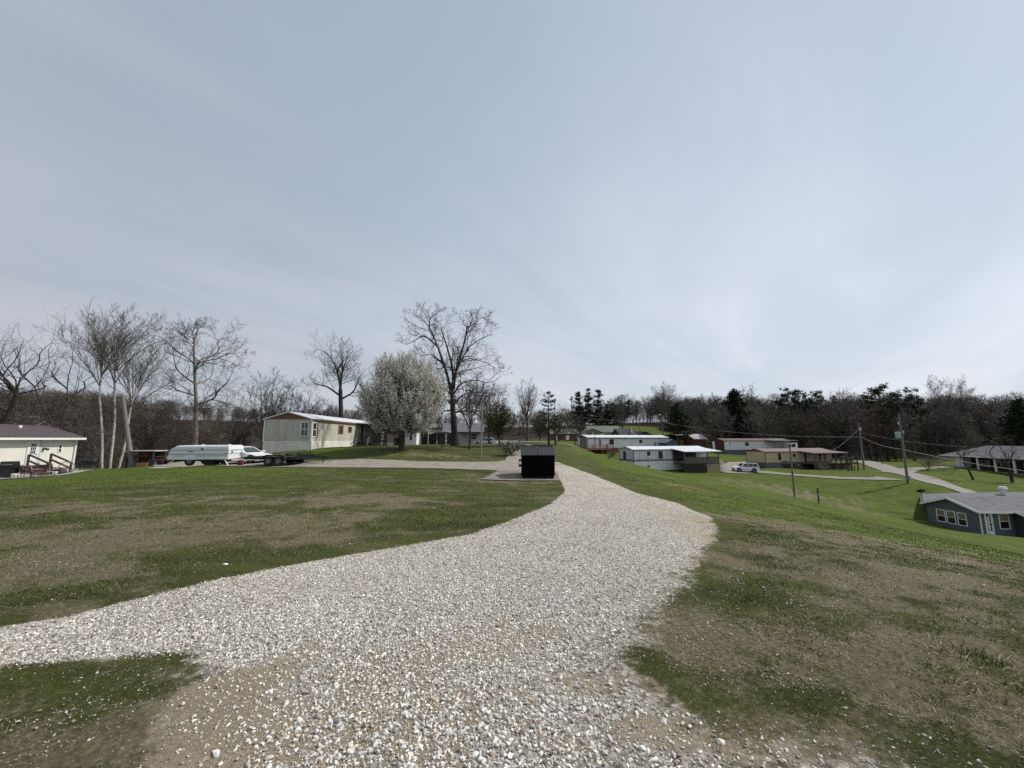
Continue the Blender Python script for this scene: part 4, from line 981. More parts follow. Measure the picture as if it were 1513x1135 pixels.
# --- the wood on the hillsides: one mass
def woodland(name, label, seed, n, region, hmin, hmax, evergreen=.0, tint=((.105,.09,.072),(.085,.072,.06),(.13,.112,.092),(.09,.07,.056),(.16,.145,.125)), Yclear=None):
    g = np.random.default_rng(seed); protos = []
    for k in range(5):
        t = bare(seed * 10 + k, 13, .34, 3.4, .17, 6, (g.normal() * .4, g.normal() * .4), [dict(n=5, ang=40, len=.45, up=.25, t0=.2, wig=.2, seg=3, rr=.55, rmin=.05, trop=.05), dict(n=6, ang=40, len=.62, up=.15, t0=.15, wig=.25, seg=2, rr=.6, rmin=.034, trop=.05)])
        V, F = polytubes(t.trunk + t.limb)
        nt_ = 470; u = g.uniform(0, 1, nt_); zz = 13 * (.03 + .97 * u ** .8); rm = np.maximum(3.7 * np.sin(np.clip((zz / 13 - .05) / .95, 0, 1) ** 1.2 * PI * .94) ** .7, np.where(zz < 4, 1.9, .1))
        aa = g.uniform(0, 2 * PI, nt_); rr_ = rm * np.sqrt(g.uniform(.05, 1, nt_)); c0 = np.stack([np.cos(aa) * rr_, np.sin(aa) * rr_, zz], -1)
        dd = np.stack([np.cos(aa), np.sin(aa), g.uniform(.1, 1.6, nt_)], -1) + g.normal(size=(nt_, 3)) * .6; dd /= np.linalg.norm(dd, axis=1, keepdims=True)
        ss = np.cross(dd, g.normal(size=(nt_, 3))); ss /= np.linalg.norm(ss, axis=1, keepdims=True); wl = g.uniform(.8, 2.2, (nt_, 1))
        Q = np.stack([c0 - ss * .04, c0 + ss * .04, c0 + dd * wl + ss * .015, c0 + dd * wl - ss * .015], 1).reshape(-1, 3)
        F = np.vstack([F, np.arange(4 * nt_).reshape(-1, 4) + len(V)]); V = np.vstack([V, Q]); protos.append((V, F))
    VV, FF, CC = [], [], []; off = 0; made = 0
    while made < n:
        x, y, hs_k = region(g)
        z = h1(x, y); k = g.integers(0, 5); V, F = protos[k]
        s = (hmin + (hmax - hmin) * g.beta(2, 2)) / 13; s *= (.62 if g.uniform() < .25 else 1) * hs_k; a = g.uniform(0, 2 * PI); ca, sa = math.cos(a), math.sin(a)
        W_ = np.column_stack([(V[:, 0]*ca - V[:, 1]*sa)*s*1.1 + x, (V[:, 0]*sa + V[:, 1]*ca)*s*1.1 + y, V[:, 2]*s + z])
        cl = np.array(tint[g.integers(0, len(tint))]) * g.uniform(.55, 1.4)
        VV.append(W_); FF.append(F + off); CC.append(np.broadcast_to(cl, W_.shape)); off += len(V); made += 1
    o = mesh_np(name, np.vstack(VV), [np.vstack(FF)], attr_mat(name + '_bark', 'Col', .9, .3, .8), colors={'Col': np.vstack(CC)})
    o['kind'] = 'stuff'; o['label'] = label; o['category'] = 'wood'
    return o
def reg_left(g):
    while True:
        px = g.uniform(-360, 480); Y = 72 + 190 * g.uniform() ** 1.4; p = gp(px, Y)
        if wood_mask(np.array([p.x]), np.array([p.y]))[0] > .3 and p.y > 70 and not (px > 180 and p.y < 92): return p.x, p.y, (1.0 if px < 120 else max(.62, 1 - (px - 120) * .0015)) * (1 if p.y < 150 else 1.1)
def reg_right(g):
    while True:
        px = g.uniform(905, 1640) if g.uniform() < .88 else g.uniform(1640, 2300); Y = g.uniform(112 if px < 1240 else 102, 205); p = gp(px, Y)
        if px < 1000 and 120 < Y < 170: continue
        if px < 1060 and Y < 150: continue
        if 1340 < px and Y < 122: continue
        return p.x, p.y, g.uniform(.8, 1.15)
def reg_mid(g):
    px = g.uniform(460, 925); return (lambda p: (p.x, p.y, 1.0))(gp(px, g.uniform(150, 215)))
woodland('woodland', 'brown leafless wood covering the hill behind the left yard', 5, 620, reg_left, 6.5, 11.5)
woodland('woodland', 'dark leafless wood covering the hillside on the right', 6, 800, reg_right, 8, 13.5, tint=((.10,.088,.076),(.078,.069,.061),(.125,.11,.094),(.10,.066,.056),(.072,.077,.052),(.16,.145,.128)))
woodland('woodland', 'distant leafless wood beyond the road bend', 7, 110, reg_mid, 7, 10.5)

# evergreens scattered in the woods, small and uncountable
def conifer_mass(seed, n, region, label):
    g = np.random.default_rng(seed); pr = [conifer(seed + k, 14, 3.2, .35, 9, 4, .0, 5, 1.0, .5) for k in range(3)]
    VV, FF, CC = [], [], []; off = 0
    for m in range(n):
        x, y, _k = region(g); z = h1(x, y); V, F, cl = pr[m % 3].needles; s = g.uniform(.6, .95)
        VV.append(V * s + np.array([x, y, z])); FF.append(F + off); CC.append(cl); off += len(V)
    o = mesh_np('evergreen_woodland', np.vstack(VV), [np.vstack(FF)], M_LEAF, colors={'Col': np.vstack(CC)}); o['kind'] = 'stuff'; o['label'] = label; o['category'] = 'wood'
conifer_mass(200, 52, reg_right, 'scattered evergreens mixed in the right hand hillside wood')
# ------------------------------------------------------------------ buildings
M_GLASS = glass('window_glass'); M_GLASSD = glass('dark_glass', (.012,.013,.015))
M_WHITE = mat('white_paint', (.78,.78,.76), .6, .06, 1.5)
M_WHITETRIM = mat('white_trim', (.74,.74,.73), .6, .05, 2)
M_BLACK = mat('black_paint', (.014,.014,.015), .5, .3, 4)
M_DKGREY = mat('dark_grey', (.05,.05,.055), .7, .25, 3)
M_WOODGREY = mat('weathered_wood', (.125,.112,.097), .9, .35, 4, .5, stretch=(1,1,5))
M_WOODDK = mat('dark_wood', (.055,.046,.038), .9, .35, 4, .5, stretch=(1,1,5))
M_WOODRED = mat('stained_wood', (.20,.095,.055), .85, .3, 3, .4)
M_BROWNTRIM = mat('brown_trim', (.15,.075,.045), .8, .2, 3)
M_BLUETRIM = mat('slate_trim', (.13,.15,.18), .7, .15, 3)
M_METALROOF = mat('white_metal_roof', (.66,.67,.68), .35, .10, .7, ribs=1.2, rib_d=.25, stain=(.45,.45,.44), stain_amt=.35)
M_MAROON = mat('maroon_metal_roof', (.075,.047,.043), .45, .15, 1, ribs=1.5, rib_d=.5)
M_REDROOF = mat('dull_red_metal_roof', (.125,.072,.07), .55, .2, 1, ribs=1.5, rib_d=.4)
M_SHINGLE = mat('grey_shingle', (.125,.128,.135), .9, .3, 2.5, .5, stretch=(1,1,3), stain=(.075,.078,.082), stain_amt=.5)
M_GREENROOF = mat('green_roof', (.115,.135,.10), .7, .15, 1, ribs=1.0, rib_d=.25)
M_DARKROOF = mat('dark_roof', (.03,.03,.034), .8, .3, 1)

class Face:
    """a wall plane of a building: s runs along it, d stands out from it"""
    def __init__(s, side, L, W): s.side, s.L, s.W = side, L, W
    def box(s, mb, s0, s1, d0, d1, z0, z1):
        if s.side == 'front': mb.box(s0, s1, -d0, -d1, z0, z1)
        elif s.side == 'back': mb.box(s0, s1, s.W + d0, s.W + d1, z0, z1)
        elif s.side == 'left': mb.box(-d0, -d1, s0, s1, z0, z1)
        else: mb.box(s.L + d0, s.L + d1, s0, s1, z0, z1)
        return mb

def window(root, F, s, z, w, h, frame=M_WHITETRIM, pane=M_GLASSD, bars=(0, 1), fw=.07, shutter=None, blind=None):
    mb = MB()
    F.box(mb, s, s + w, .0, .05, z, z + fw); F.box(mb, s, s + w, .0, .05, z + h - fw, z + h)
    F.box(mb, s, s + fw, .002, .05, z + fw, z + h - fw); F.box(mb, s + w - fw, s + w, .002, .05, z + fw, z + h - fw)
    for k in range(bars[0]):
        x = s + w * (k + 1) / (bars[0] + 1); F.box(mb, x - .02, x + .02, .004, .045, z + fw, z + h - fw)
    for k in range(bars[1]):
        y = z + h * (k + 1) / (bars[1] + 1); F.box(mb, s + fw, s + w - fw, .006, .043, y - .025, y + .025)
    o = mb.build('window', frame, root)
    F.box(MB(), s + fw * .6, s + w - fw * .6, .0, .022, z + fw * .6, z + h - fw * .6).build('pane', pane, o)
    if blind: F.box(MB(), s + fw, s + w - fw, .022, .03, z + h * .52, z + h - fw).build('blind', blind, o)
    if shutter:
        for a in (s - .34, s + w + .02):
            F.box(MB(), a, a + .32, 0, .035, z - .03, z + h + .03).build('shutter', shutter, root)
    return o

def door(root, F, s, z, w, h, m=M_WHITE, pane=None, panes=(0, 0)):
    o = F.box(MB(), s, s + w, 0, .05, z, z + h).build('door', m, root)
    mb = MB()
    F.box(mb, s - .09, s, 0, .065, z, z + h + .09); F.box(mb, s + w, s + w + .09, 0, .065, z, z + h + .09); F.box(mb, s, s + w, 0, .065, z + h, z + h + .09)
    mb.build('door_frame', M_WHITETRIM, root)
    if pane:
        pw, pn = MB(), MB(); a, b = s + w * .2, s + w * .8; z0, z1 = z + h * .48, z + h * .92
        F.box(pn, a, b, .05, .056, z0, z1); pn.build('pane', pane, o)
        for k in range(panes[0] + 1):
            x = a + (b - a) * k / panes[0]; F.box(pw, x - .015, x + .015, .056, .068, z0, z1)
        for k in range(panes[1] + 1):
            y = z0 + (z1 - z0) * k / panes[1]; F.box(pw, a, b, .056, .066, y - .015, y + .015)
        pw.build('muntin', M_WHITETRIM, o)
    F.box(MB(), s + w * .86, s + w * .93, .05, .11, z + h * .44, z + h * .48).build('handle', M_DKGREY, o)
    return o

def mobile_home(name, label, A, rz, L, W, hw, hs, rise, wall, skirt, roof, gable, trim, band=None, over=.14, fascia=None, cat='mobile home', corner=None, gable_over=.14):
    """origin: near corner on the ground; long side faces local -Y"""
    r = thing(name, label, cat, A, rz)
    z0, z1 = hs, hs + hw
    MB().box(0, L, 0, W, z0, z1).build('wall', wall, r)
    MB().box(-.02, L + .02, -.02, W + .02, -.7, z0 - .06).build('skirting', skirt, r)
    for x0, x1 in ((-.02, .10), (L - .10, L + .02)):
        MB().prism([(0.0, z1), (W, z1), (W / 2, z1 + rise - .05)], 'x', x0, x1).build('gable', gable, r)
    o_, t = over, .09; sl = rise / (W / 2)
    MB().prism([(-o_, z1 - o_ * sl), (W / 2, z1 + rise), (W + o_, z1 - o_ * sl), (W + o_, z1 - o_ * sl + t), (W / 2, z1 + rise + t), (-o_, z1 - o_ * sl + t)], 'x', -gable_over, L + gable_over).build('roof', roof, r)
    fa = fascia or trim
    MB().box(-gable_over, L + gable_over, -o_ - .025, -o_, z1 - o_ * sl - .06, z1 - o_ * sl + t + .012).build('fascia', fa, r)
    for x in (0, L):
        for y in (0, W):
            MB().box(x - .05, x + .05, y - .05, y + .05, z0, z1 - .03).build('corner_trim', corner or trim, r)
    if band:
        b0, b1, bm = band
        mb = MB(); mb.box(.06, L - .06, -.022, 0, b0, b1); mb.box(-.022, 0, .06, W - .06, b0, b1); mb.build('trim_band', bm, r)
    mb = MB(); mb.box(.02, L - .02, -.03, 0.0, z0 - .05, z0 + .04); mb.box(-.03, 0, .02, W - .02, z0 - .05, z0 + .04); mb.build('base_trim', trim, r)
    return r, Face('front', L, W), Face('left', L, W), Face('right', L, W), z0, z1

def railing(mb, p0, p1, h=.95, n=6, rails=2, post=.09, ball=False):
    p0 = Vector(p0); p1 = Vector(p1)
    for k in range(n + 1):
        q = p0.lerp(p1, k / n); mb.box(q.x - post/2, q.x + post/2, q.y - post/2, q.y + post/2, q.z, q.z + h)
    for k in range(rails):
        z = Vector((0, 0, h * (1 - .42 * k) - .03)); mb.bar(p0 + z, p1 + z, .05, .11)
    return mb

def steps(root, x0, x1, ytop, ydir, ztop, zbot, n, mt, rail=None):
    """stairs going down along local y (ydir -1/1)"""
    mb = MB(); rz = (ztop - zbot) / n
    for k in range(n):
        y = ytop + ydir * .28 * k; z = ztop - rz * (k + 1)
        mb.box(x0, x1, y, y + ydir * .30, z - .05 + rz * 0, z)
    for x in (x0 + .05, x1 - .05):
        mb.bar((x, ytop, ztop - .12), (x, ytop + ydir * .28 * n, zbot), .06, .2)
    mb.build('steps', mt, root)
    if rail:
        for x in (x0, x1):
            m2 = MB(); a = Vector((x, ytop, ztop)); b = Vector((x, ytop + ydir * .28 * n, zbot))
            for t in (0, 1): q = a.lerp(b, t); m2.box(x - .05, x + .05, q.y - .05, q.y + .05, q.z, q.z + .95)
            for hh in (.92, .5): m2.bar(a + Vector((0, 0, hh)), b + Vector((0, 0, hh)), .06, .12)
            m2.build('handrail', rail, root)

# A: beige home, left centre ---------------------------------------------------
M_BEIGE = mat('beige_siding', (.47,.44,.375), .8, .07, .8, ribs=2.4, rib_axis='xy', rib_d=.22, stain=(.27,.24,.18), stain_amt=.55)
M_SKIRTB = mat('cream_skirting', (.70,.67,.60), .8, .08, 1, ribs=2, rib_axis='xy', rib_d=.15, stain=(.42,.37,.27), stain_amt=.55)
A0 = Vector(c(458, 666, 36))
rA, fF, fL, fR, z0, z1 = mobile_home('mobile_home', 'beige mobile home with brown gable and shiny white metal roof', A0, PI / 2, 20, 4.3, 2.05, .78, .62, M_BEIGE, M_SKIRTB, M_METALROOF, M_BROWNTRIM, M_WHITETRIM, fascia=M_BROWNTRIM)
window(rA, fL, .25, z0 + .48, .72, 1.35, bars=(1, 1), pane=M_GLASS)
# in this frame the end wall's s runs away from the corner
window(rA, fF, .12, z0 + .45, .75, 1.35, bars=(0, 1), pane=M_GLASS)
MB().box(.92, 1.2, -.035, 0, z0 + .42, z0 + 1.83).build('shutter', M_BROWNTRIM, rA)
window(rA, fF, 5.9, z0 + .8, .55, .9, bars=(0, 1), frame=M_BROWNTRIM)
for s in (5.55, 6.48): MB().box(s, s + .3, -.035, 0, z0 + .77, z0 + 1.73).build('shutter', M_BROWNTRIM, rA)
window(rA, fF, 8.1, z0 + 1.0, .85, .62, bars=(0, 1), frame=M_BROWNTRIM)
MB().box(.0, .07, -.09, -.03, .1, z1 - .05).build('downspout', M_WHITETRIM, rA)
# roofed deck along the far half of the long side
MB().box(10.6, 19.4, -3.6, -.02, .62, .74).build('deck', M_WOODDK, rA)
for x in (10.7, 13.6, 16.5, 19.3): MB().box(x - .06, x + .06, -3.6, -3.48, -.7, 2.7).build('post', M_WOODDK, rA)
MB().prism([(-3.85, 2.62), (.1, 2.88), (.1, 2.96), (-3.85, 2.70)], 'x', 10.2, 19.8).build('porch_roof', M_METALROOF, rA)
mb = MB(); railing(mb, (10.7, -3.5, .74), (19.3, -3.5, .74), .95, 9, 3); railing(mb, (10.7, -1.9, .74), (10.7, -3.5, .74), .95, 2, 3)
for k in range(70): mb.box(10.75 + k * .122, 10.84 + k * .122, -3.53, -3.51, .76, 1.62)
for k in range(12): mb.box(10.66, 10.68, -2.0 - k * .122, -2.09 - k * .122, .76, 1.62)
mb.build('railing', M_WOODDK, rA)
mb = MB()
for k in range(30): mb.box(10.7 + k * .29, 10.95 + k * .29, -3.56, -3.53, -.5, .6)
for k in range(12): mb.box(10.6, 10.63, -3.5 + k * .29, -3.25 + k * .29, -.5, .6)
mb.build('lattice', M_WOODGREY, rA)
mb = MB(); n = 5
for k in range(n): mb.box(10.6 - .28 * k - .3, 10.6 - .28 * k, -1.75, -.5, .74 - .15 * (k + 1) - .05, .74 - .15 * (k + 1))
mb.build('steps', M_WOODGREY, rA)
for y in (-1.8, -.45):
    m2 = MB(); a = Vector((10.6, y, .74)); b = Vector((9.1, y, .0))
    for q in (a, b): m2.box(q.x - .05, q.x + .05, y - .05, y + .05, q.z - .3, q.z + .95)
    for hh in (.9, .5): m2.bar(a + Vector((0, 0, hh)), b + Vector((0, 0, hh)), .06, .12)
    m2.build('handrail', M_WOODGREY, rA)
door(rA, fF, 11.6, z0, .9, 1.95, M_DKGREY)
window(rA, fF, 16.5, z0 + .6, 1.3, 1.0, pane=M_WHITE)

# shed and carport beyond
b = c(598, 657.5, 50); sx = xat(615, b[2], 50) - b[0]
shed = thing('garden_shed', 'small white shed with a narrow dark window beside the carport', 'shed', b)
MB().box(0, sx, 0, 2.6, -.5, 1.95).build('wall', M_WHITE, shed)
MB().prism([(-.2, 1.95), (2.8, 2.2), (2.8, 2.28), (-.2, 2.03)], 'x', -.15, sx + .12).build('roof', M_METALROOF, shed)
window(shed, Face('front', sx, 2.6), sx * .42, .6, .3, 1.05, bars=(0, 0), frame=M_DKGREY)
b = c(618, 658, 53); x2 = xat(661, b[2], 53) - b[0]
cp = thing('carport', 'open carport with sloping white metal roof on thin posts', 'carport', b)
MB().prism([(-2.2, 2.2), (x2 + .3, 1.72), (x2 + .3, 1.79), (-2.2, 2.30)], 'y', -1.2, 5.2).build('roof', M_METALROOF, cp)
mb = MB()
for x in (1.5, x2 - .05):
    for y in (-.9, 4.9): MB().tube((x, y, -.4), (x, y, 1.9), .06, n=6).build('post', M_WHITETRIM, cp)
cb = MB(); cb.prism([(1.2, 1.86), (2.4, 1.80), (2.2, 1.6), (1.6, 1.45)], 'y', -.92, -.88).build('brace', M_WHITETRIM, cp)
fence = thing('plank_fence', 'dark plank fence behind the open carport', 'fence', c(600, 658, 59))
for k in range(26): MB().box(k * .29, k * .29 + .27, 0, .03, -.4, 1.75 + .05 * (k % 3)).build('board', M_WOODDK, fence)
b = c(655, 657, 76)
hs_ = thing('house', 'pale grey gabled house half hidden behind the big oak trunk', 'house', b, .12)
MB().box(0, 7.5, 0, 8, -1, 2.4).build('wall', mat('pale_siding', (.42,.43,.45), .8, .08, 1, ribs=4, rib_axis='z'), hs_)
MB().prism([(-.5, 2.3), (4, 4.1), (8.5, 2.3), (8.5, 2.42), (4, 4.24), (-.5, 2.42)], 'x', -.3, 7.8).build('roof', M_SHINGLE, hs_)
for x in (-.02, 7.42): MB().prism([(0, 2.4), (8, 2.4), (4, 4.05)], 'x', x, x + .1).build('gable', M_WHITE, hs_)
window(hs_, Face('front', 7.5, 8), 1.2, .9, 1.0, 1.2); window(hs_, Face('front', 7.5, 8), 4.8, .9, 1.6, 1.2); MB().box(3.2, 7.2, -2.2, -.02, 2.15, 2.3).build('porch_roof', M_DARKROOF, hs_)

# B: far white home ------------------------------------------------------------
A1 = Vector(c(868.6, 671.5, 88)); A1.z = zat(671.5, 88)
M_WHITESIDE = mat('white_siding', (.68,.69,.70), .7, .06, .8, ribs=1.6, rib_axis='xy', rib_d=.25, stain=(.5,.5,.49), stain_amt=.5)
M_REDSKIRT = mat('red_board', (.17,.06,.045), .85, .25, 1.5, ribs=3.2, rib_axis='xy', rib_d=.5)
rB, fF, fL, fR, z0, z1 = mobile_home('mobile_home', 'long white mobile home with red board skirting and brown deck at its end', A1, math.radians(22), 23, 4.3, 2.35, 1.35, .5, M_WHITESIDE, M_REDSKIRT, M_METALROOF, M_DKGREY, M_DKGREY, fascia=M_BLACK, over=.35)
MB().box(-.08, -.02, .5, 3.9, z0, z1).build('end_panel', mat('grey_panel', (.2,.19,.18), .8, .2, 2), rB)
window(rB, fL, 1.2, z0 + .6, .9, 1.1, bars=(1, 0)); MB().box(-.12, -.08, 3.1, 3.9, z0, z1 - .1).build('door', M_WHITE, rB)
window(rB, fF, 3.1, z0 + .45, .35, 1.45, bars=(0, 0), frame=M_DKGREY); window(rB, fF, 5.8, z0 + .85, 1.2, 1.1, bars=(1, 0), frame=M_DKGREY)
window(rB, fF, 14.2, z0 + 1.1, .9, .7, bars=(1, 0), frame=M_DKGREY); window(rB, fF, 18.6, z0 + .2, .35, 1.0, bars=(0, 0), frame=M_DKGREY)
MB().box(-3.6, 5.2, -2.3, -.05, z0 - .3, z0 - .18).build('deck', M_WOODRED, rB); MB().box(-3.6, -.05, 0, 4.2, z0 - .3, z0 - .18).build('deck', M_WOODRED, rB)
mb = MB(); railing(mb, (-3.55, -2.25, z0 - .18), (5.15, -2.25, z0 - .18), 1.0, 5, 3, .12); railing(mb, (-3.55, -2.25, z0 - .18), (-3.55, 4.1, z0 - .18), 1.0, 3, 3, .12); railing(mb, (5.15, -2.25, z0 - .18), (5.15, -.1, z0 - .18), 1.0, 1, 3, .12)
mb.build('railing', M_WOODRED, rB)
for x in (-3.4, -.6, 2.4, 5.0): MB().box(x - .1, x + .1, -2.25, -2.05, -2.2, z0 - .3).build('post', M_WOODGREY, rB)
MB().tube((1.9, -.12, z0 - .2), (1.9, -.12, z1 + .6), .05, n=6).build('meter_mast', M_DKGREY, rB)

# C: white and blue home with roofed porch --------------------------------------
A2 = Vector(c(936.6, 690, 70)); th = math.radians(19)
M_BLUEWHITE = mat('pale_panel_siding', (.60,.62,.645), .75, .06, .6, ribs=.85, rib_axis='x', rib_d=.55, stain=(.45,.46,.47), stain_amt=.5)
M_WHSKIRT = mat('white_skirting', (.70,.70,.69), .75, .06, 1, ribs=2.2, rib_axis='x', rib_d=.35)
rC, fF, fL, fR, z0, z1 = mobile_home('mobile_home', 'pale mobile home with slate blue stripe and wooden porch on the slope', A2, th, 16.5, 4.3, 2.15, .78, .5, M_BLUEWHITE, M_WHSKIRT, M_METALROOF, mat('slate_gable', (.30,.32,.35), .8, .1, 2), M_WHITETRIM, band=(.95, 1.22, M_BLUETRIM), fascia=M_BLUETRIM, corner=M_BLUETRIM)
window(rC, fL, 2.2, z0 + .35, .75, 1.5, bars=(0, 1), frame=M_DKGREY); window(rC, fF, 2.9, z0 + 1.1, .62, .72, bars=(0, 1), frame=M_DKGREY); window(rC, fF, 5.3, z0 + .55, .92, 1.35, bars=(0, 1), frame=M_BROWNTRIM, pane=M_GLASS)
MB().box(3.0, 3.35, -.33, -.02, z0 + .8, z0 + 1.1).build('air_conditioner', M_WHITE, rC)
MB().tube((3.15, -.05, .3), (3.15, -.05, z0 + .8), .02, n=5).build('drain_pipe', M_WHITETRIM, rC)
MB().box(2.85, 3.3, -.12, 0, -.05, .18).build('vent', M_DKGREY, rC)
d0, d1 = 8.4, 16.2; y0 = -3.0; zf = .55
MB().box(d0, d1, y0, -.03, zf, zf + .12).build('deck', M_WOODGREY, rC)
MB().prism([(y0 - .45, z1 - .35), (.2, z1 + .12), (.2, z1 + .2), (y0 - .45, z1 - .27)], 'x', d0 - .25, d1 + .35).build('porch_roof', M_METALROOF, rC)
for x in (d0 + .06, 11.0, 13.6, d1 - .06): MB().box(x - .07, x + .07, y0, y0 + .14, zf, z1 - .3).build('post', M_WOODGREY, rC)
mb = MB(); railing(mb, (d0, y0 + .05, zf + .12), (d1, y0 + .05, zf + .12), 1.0, 6, 2)
for k in range(42): mb.box(d0 + .05 + k * .185, d0 + .2 + k * .185, y0 + .0, y0 + .02, zf + .15, zf + 1.05)
mb.build('railing', M_WOODGREY, rC)
mb = MB()
for k in range(28):
    x = d0 + k * .28; mb.bar((x, y0 + .02, -1.3), (x + .28, y0 + .02, zf), .02, .09, (0, 1, 0)); mb.bar((x + .28, y0 + .05, -1.3), (x, y0 + .05, zf), .02, .09, (0, 1, 0))
mb.box(d0, d1, y0 + .12, y0 + .16, -1.5, zf); mb.build('lattice', mat('old_lattice', (.085,.078,.07), .9, .35, 4, .4), rC)
MB().box(13.2, d1, y0 - .03, y0 - .0, -1.2, zf - .1).build('cover_board', mat('plywood', (.26,.2,.13), .9, .2, 2), rC)
MB().box(8.45, 13.8, -.03, -.002, z0, z1 - .02).build('porch_wall', M_DKGREY, rC); MB().box(9.2, 10.1, -.08, -.03, z0, z0 + 1.9).build('door', M_BLACK, rC); window(rC, fF, 11.6, z0 + .6, 1.2, 1.0, frame=M_DKGREY)  # porch_wall is an added dark panel that paints the shade under the roof
MB().box(13.9, 15.9, -.06, 0, z0 + .3, z0 + 1.8).build('end_panel', M_WHITE, rC)
# steps to the right with a white rail
mb = MB()
for k in range(8): mb.box(d1 + .27 * k, d1 + .27 * k + .3, -2.7, -1.3, zf + .1 - .24 * (k + 1), zf + .15 - .24 * (k + 1))
mb.build('steps', M_WOODGREY, rC)
for y in (-2.72, -1.28):
    m2 = MB(); a = Vector((d1, y, zf + .1)); bq = Vector((d1 + 2.3, y, zf - 1.9))
    for hh in (.92, .62, .32): m2.bar(a + Vector((0, 0, hh)), bq + Vector((0, 0, hh)), .05, .09)
    for t in (0, .33, .66, 1): q = a.lerp(bq, t); m2.box(q.x - .05, q.x + .05, y - .05, y + .05, q.z - .1, q.z + .95)
    m2.build('handrail', M_WHITE, rC)

# D: tan home -------------------------------------------------------------------
A3 = Vector(c(1132, 692, 80)); th = math.radians(18)
M_TAN = mat('tan_siding', (.46,.37,.225), .8, .06, .8, ribs=2.4, rib_axis='xy', rib_d=.12)
M_SLATE = mat('slate_skirting', (.085,.095,.11), .85, .15, 1, ribs=3, rib_axis='xy', rib_d=.3)
rD, fF, fL, fR, z0, z1 = mobile_home('mobile_home', 'tan mobile home with dull red roof, dark skirting and railed deck', A3, th, 19, 4.3, 2.15, 1.05, .55, M_TAN, M_SLATE, M_REDROOF, M_BROWNTRIM, M_BROWNTRIM)
window(rD, fF, 3.5, z0 + .45, .75, 1.4, bars=(0, 1), frame=M_BROWNTRIM, pane=M_GLASSD); window(rD, fF, 7.6, z0 + 1.1, .7, .6, bars=(0, 0), frame=M_BROWNTRIM)
d0, d1, y0, zf = 9.8, 19, -2.8, .75
MB().box(d0, d1, y0, -.03, zf, zf + .12).build('deck', M_WOODGREY, rD)
MB().prism([(y0 - .4, z1 - .3), (.1, z1 + .08), (.1, z1 + .16), (y0 - .4, z1 - .22)], 'x', 9.2, d1 + .4).build('porch_roof', M_REDROOF, rD)
for x in (d0 + .1, 12.8, 15.8, d1 - .1): MB().box(x - .07, x + .07, y0, y0 + .14, -1.2, z1 - .2).build('post', M_WOODGREY, rD)
mb = MB(); railing(mb, (11.6, y0 + .06, zf + .12), (d1, y0 + .06, zf + .12), .95, 5, 2); railing(mb, (d1, y0, zf + .12), (d1 + 2.2, y0 + .4, zf + .05), .95, 2, 3); mb.build('railing', M_WOODGREY, rD)
MB().box(d0, d1, y0 + .3, y0 + .35, -1.2, zf).build('deck_skirt', M_WOODDK, rD)
steps(rD, d0 - .1, d0 + 1.4, y0, -1, zf + .1, -.55, 6, M_WOODGREY, M_WOODGREY)
for s, m_ in ((12.6, M_TAN), (15.0, M_GLASSD), (16.6, M_GLASSD)): window(rD, fF, s, z0 + .4, .8, 1.3, frame=M_WHITETRIM, pane=m_)
door(rD, fF, 10.6, z0, .9, 1.95, M_DKGREY)

# E: red and white home -----------------------------------------------------------
A4 = Vector(c(1071, 672.5, 100)); th = math.radians(15)
M_REDWALL = mat('red_siding', (.085,.027,.024), .8, .15, 1, ribs=2.4, rib_axis='xy')
M_STAINWHITE = mat('streaked_white_siding', (.62,.63,.63), .75, .06, .8, ribs=2.4, rib_axis='xy', rib_d=.15, stain=(.40,.41,.41), stain_amt=.6)
rE, fF, fL, fR, z0, z1 = mobile_home('mobile_home', 'streaked white mobile home with red end wall and red roof below the wood', A4, th, 21, 4.3, 2.3, 1.25, .5, M_STAINWHITE, M_SLATE, M_REDROOF, M_REDWALL, M_BROWNTRIM)
MB().box(-.06, -.01, 0, 4.3, z0, z1).build('end_panel', M_REDWALL, rE)
window(rE, fL, 1.2, z0 + .5, .9, 1.1, pane=M_GLASSD); MB().box(-.1, -.06, 3.0, 3.8, z0, z1 - .2).build('door', M_WHITE, rE)
window(rE, fF, 6.5, z0 + 1.0, 1.1, .9, bars=(1, 1), frame=M_DKGREY)
MB().box(1.7, 1.95, -.05, 0, z0 + 1.4, z0 + 1.7).build('vent', M_DKGREY, rE)
d0, d1 = 13.2, 20.5
MB().box(d0, d1, -2.6, -.03, z0 - .2, z0 - .08).build('deck', M_WOODGREY, rE)
MB().prism([(-3.0, z1 - .05), (.1, z1 + .1), (.1, z1 + .2), (-3.0, z1 + .05)], 'x', d0 - .3, d1 + .3).build('porch_roof', M_SHINGLE, rE)
for x in (d0, 15.6, 18.0, d1): MB().box(x - .07, x + .07, -2.6, -2.46, -1, z1 - .02).build('post', M_WOODGREY, rE)
mb = MB(); railing(mb, (d0, -2.5, z0 - .08), (18, -2.5, z0 - .08), .95, 5, 4); mb.build('railing', M_WOODGREY, rE)
MB().box(18, d1, -2.62, -2.55, z0 - .1, z1 - .5).build('porch_panel', M_WHITE, rE); MB().tube((13.8, 1, z1), (13.8, 1, z1 + 1.6), .07, n=6).build('flue', M_DKGREY, rE)
MB().box(18.5, 19.8, -2.66, -2.62, z0 + .7, z0 + 1.5).build('porch_window', M_GLASSD, rE)

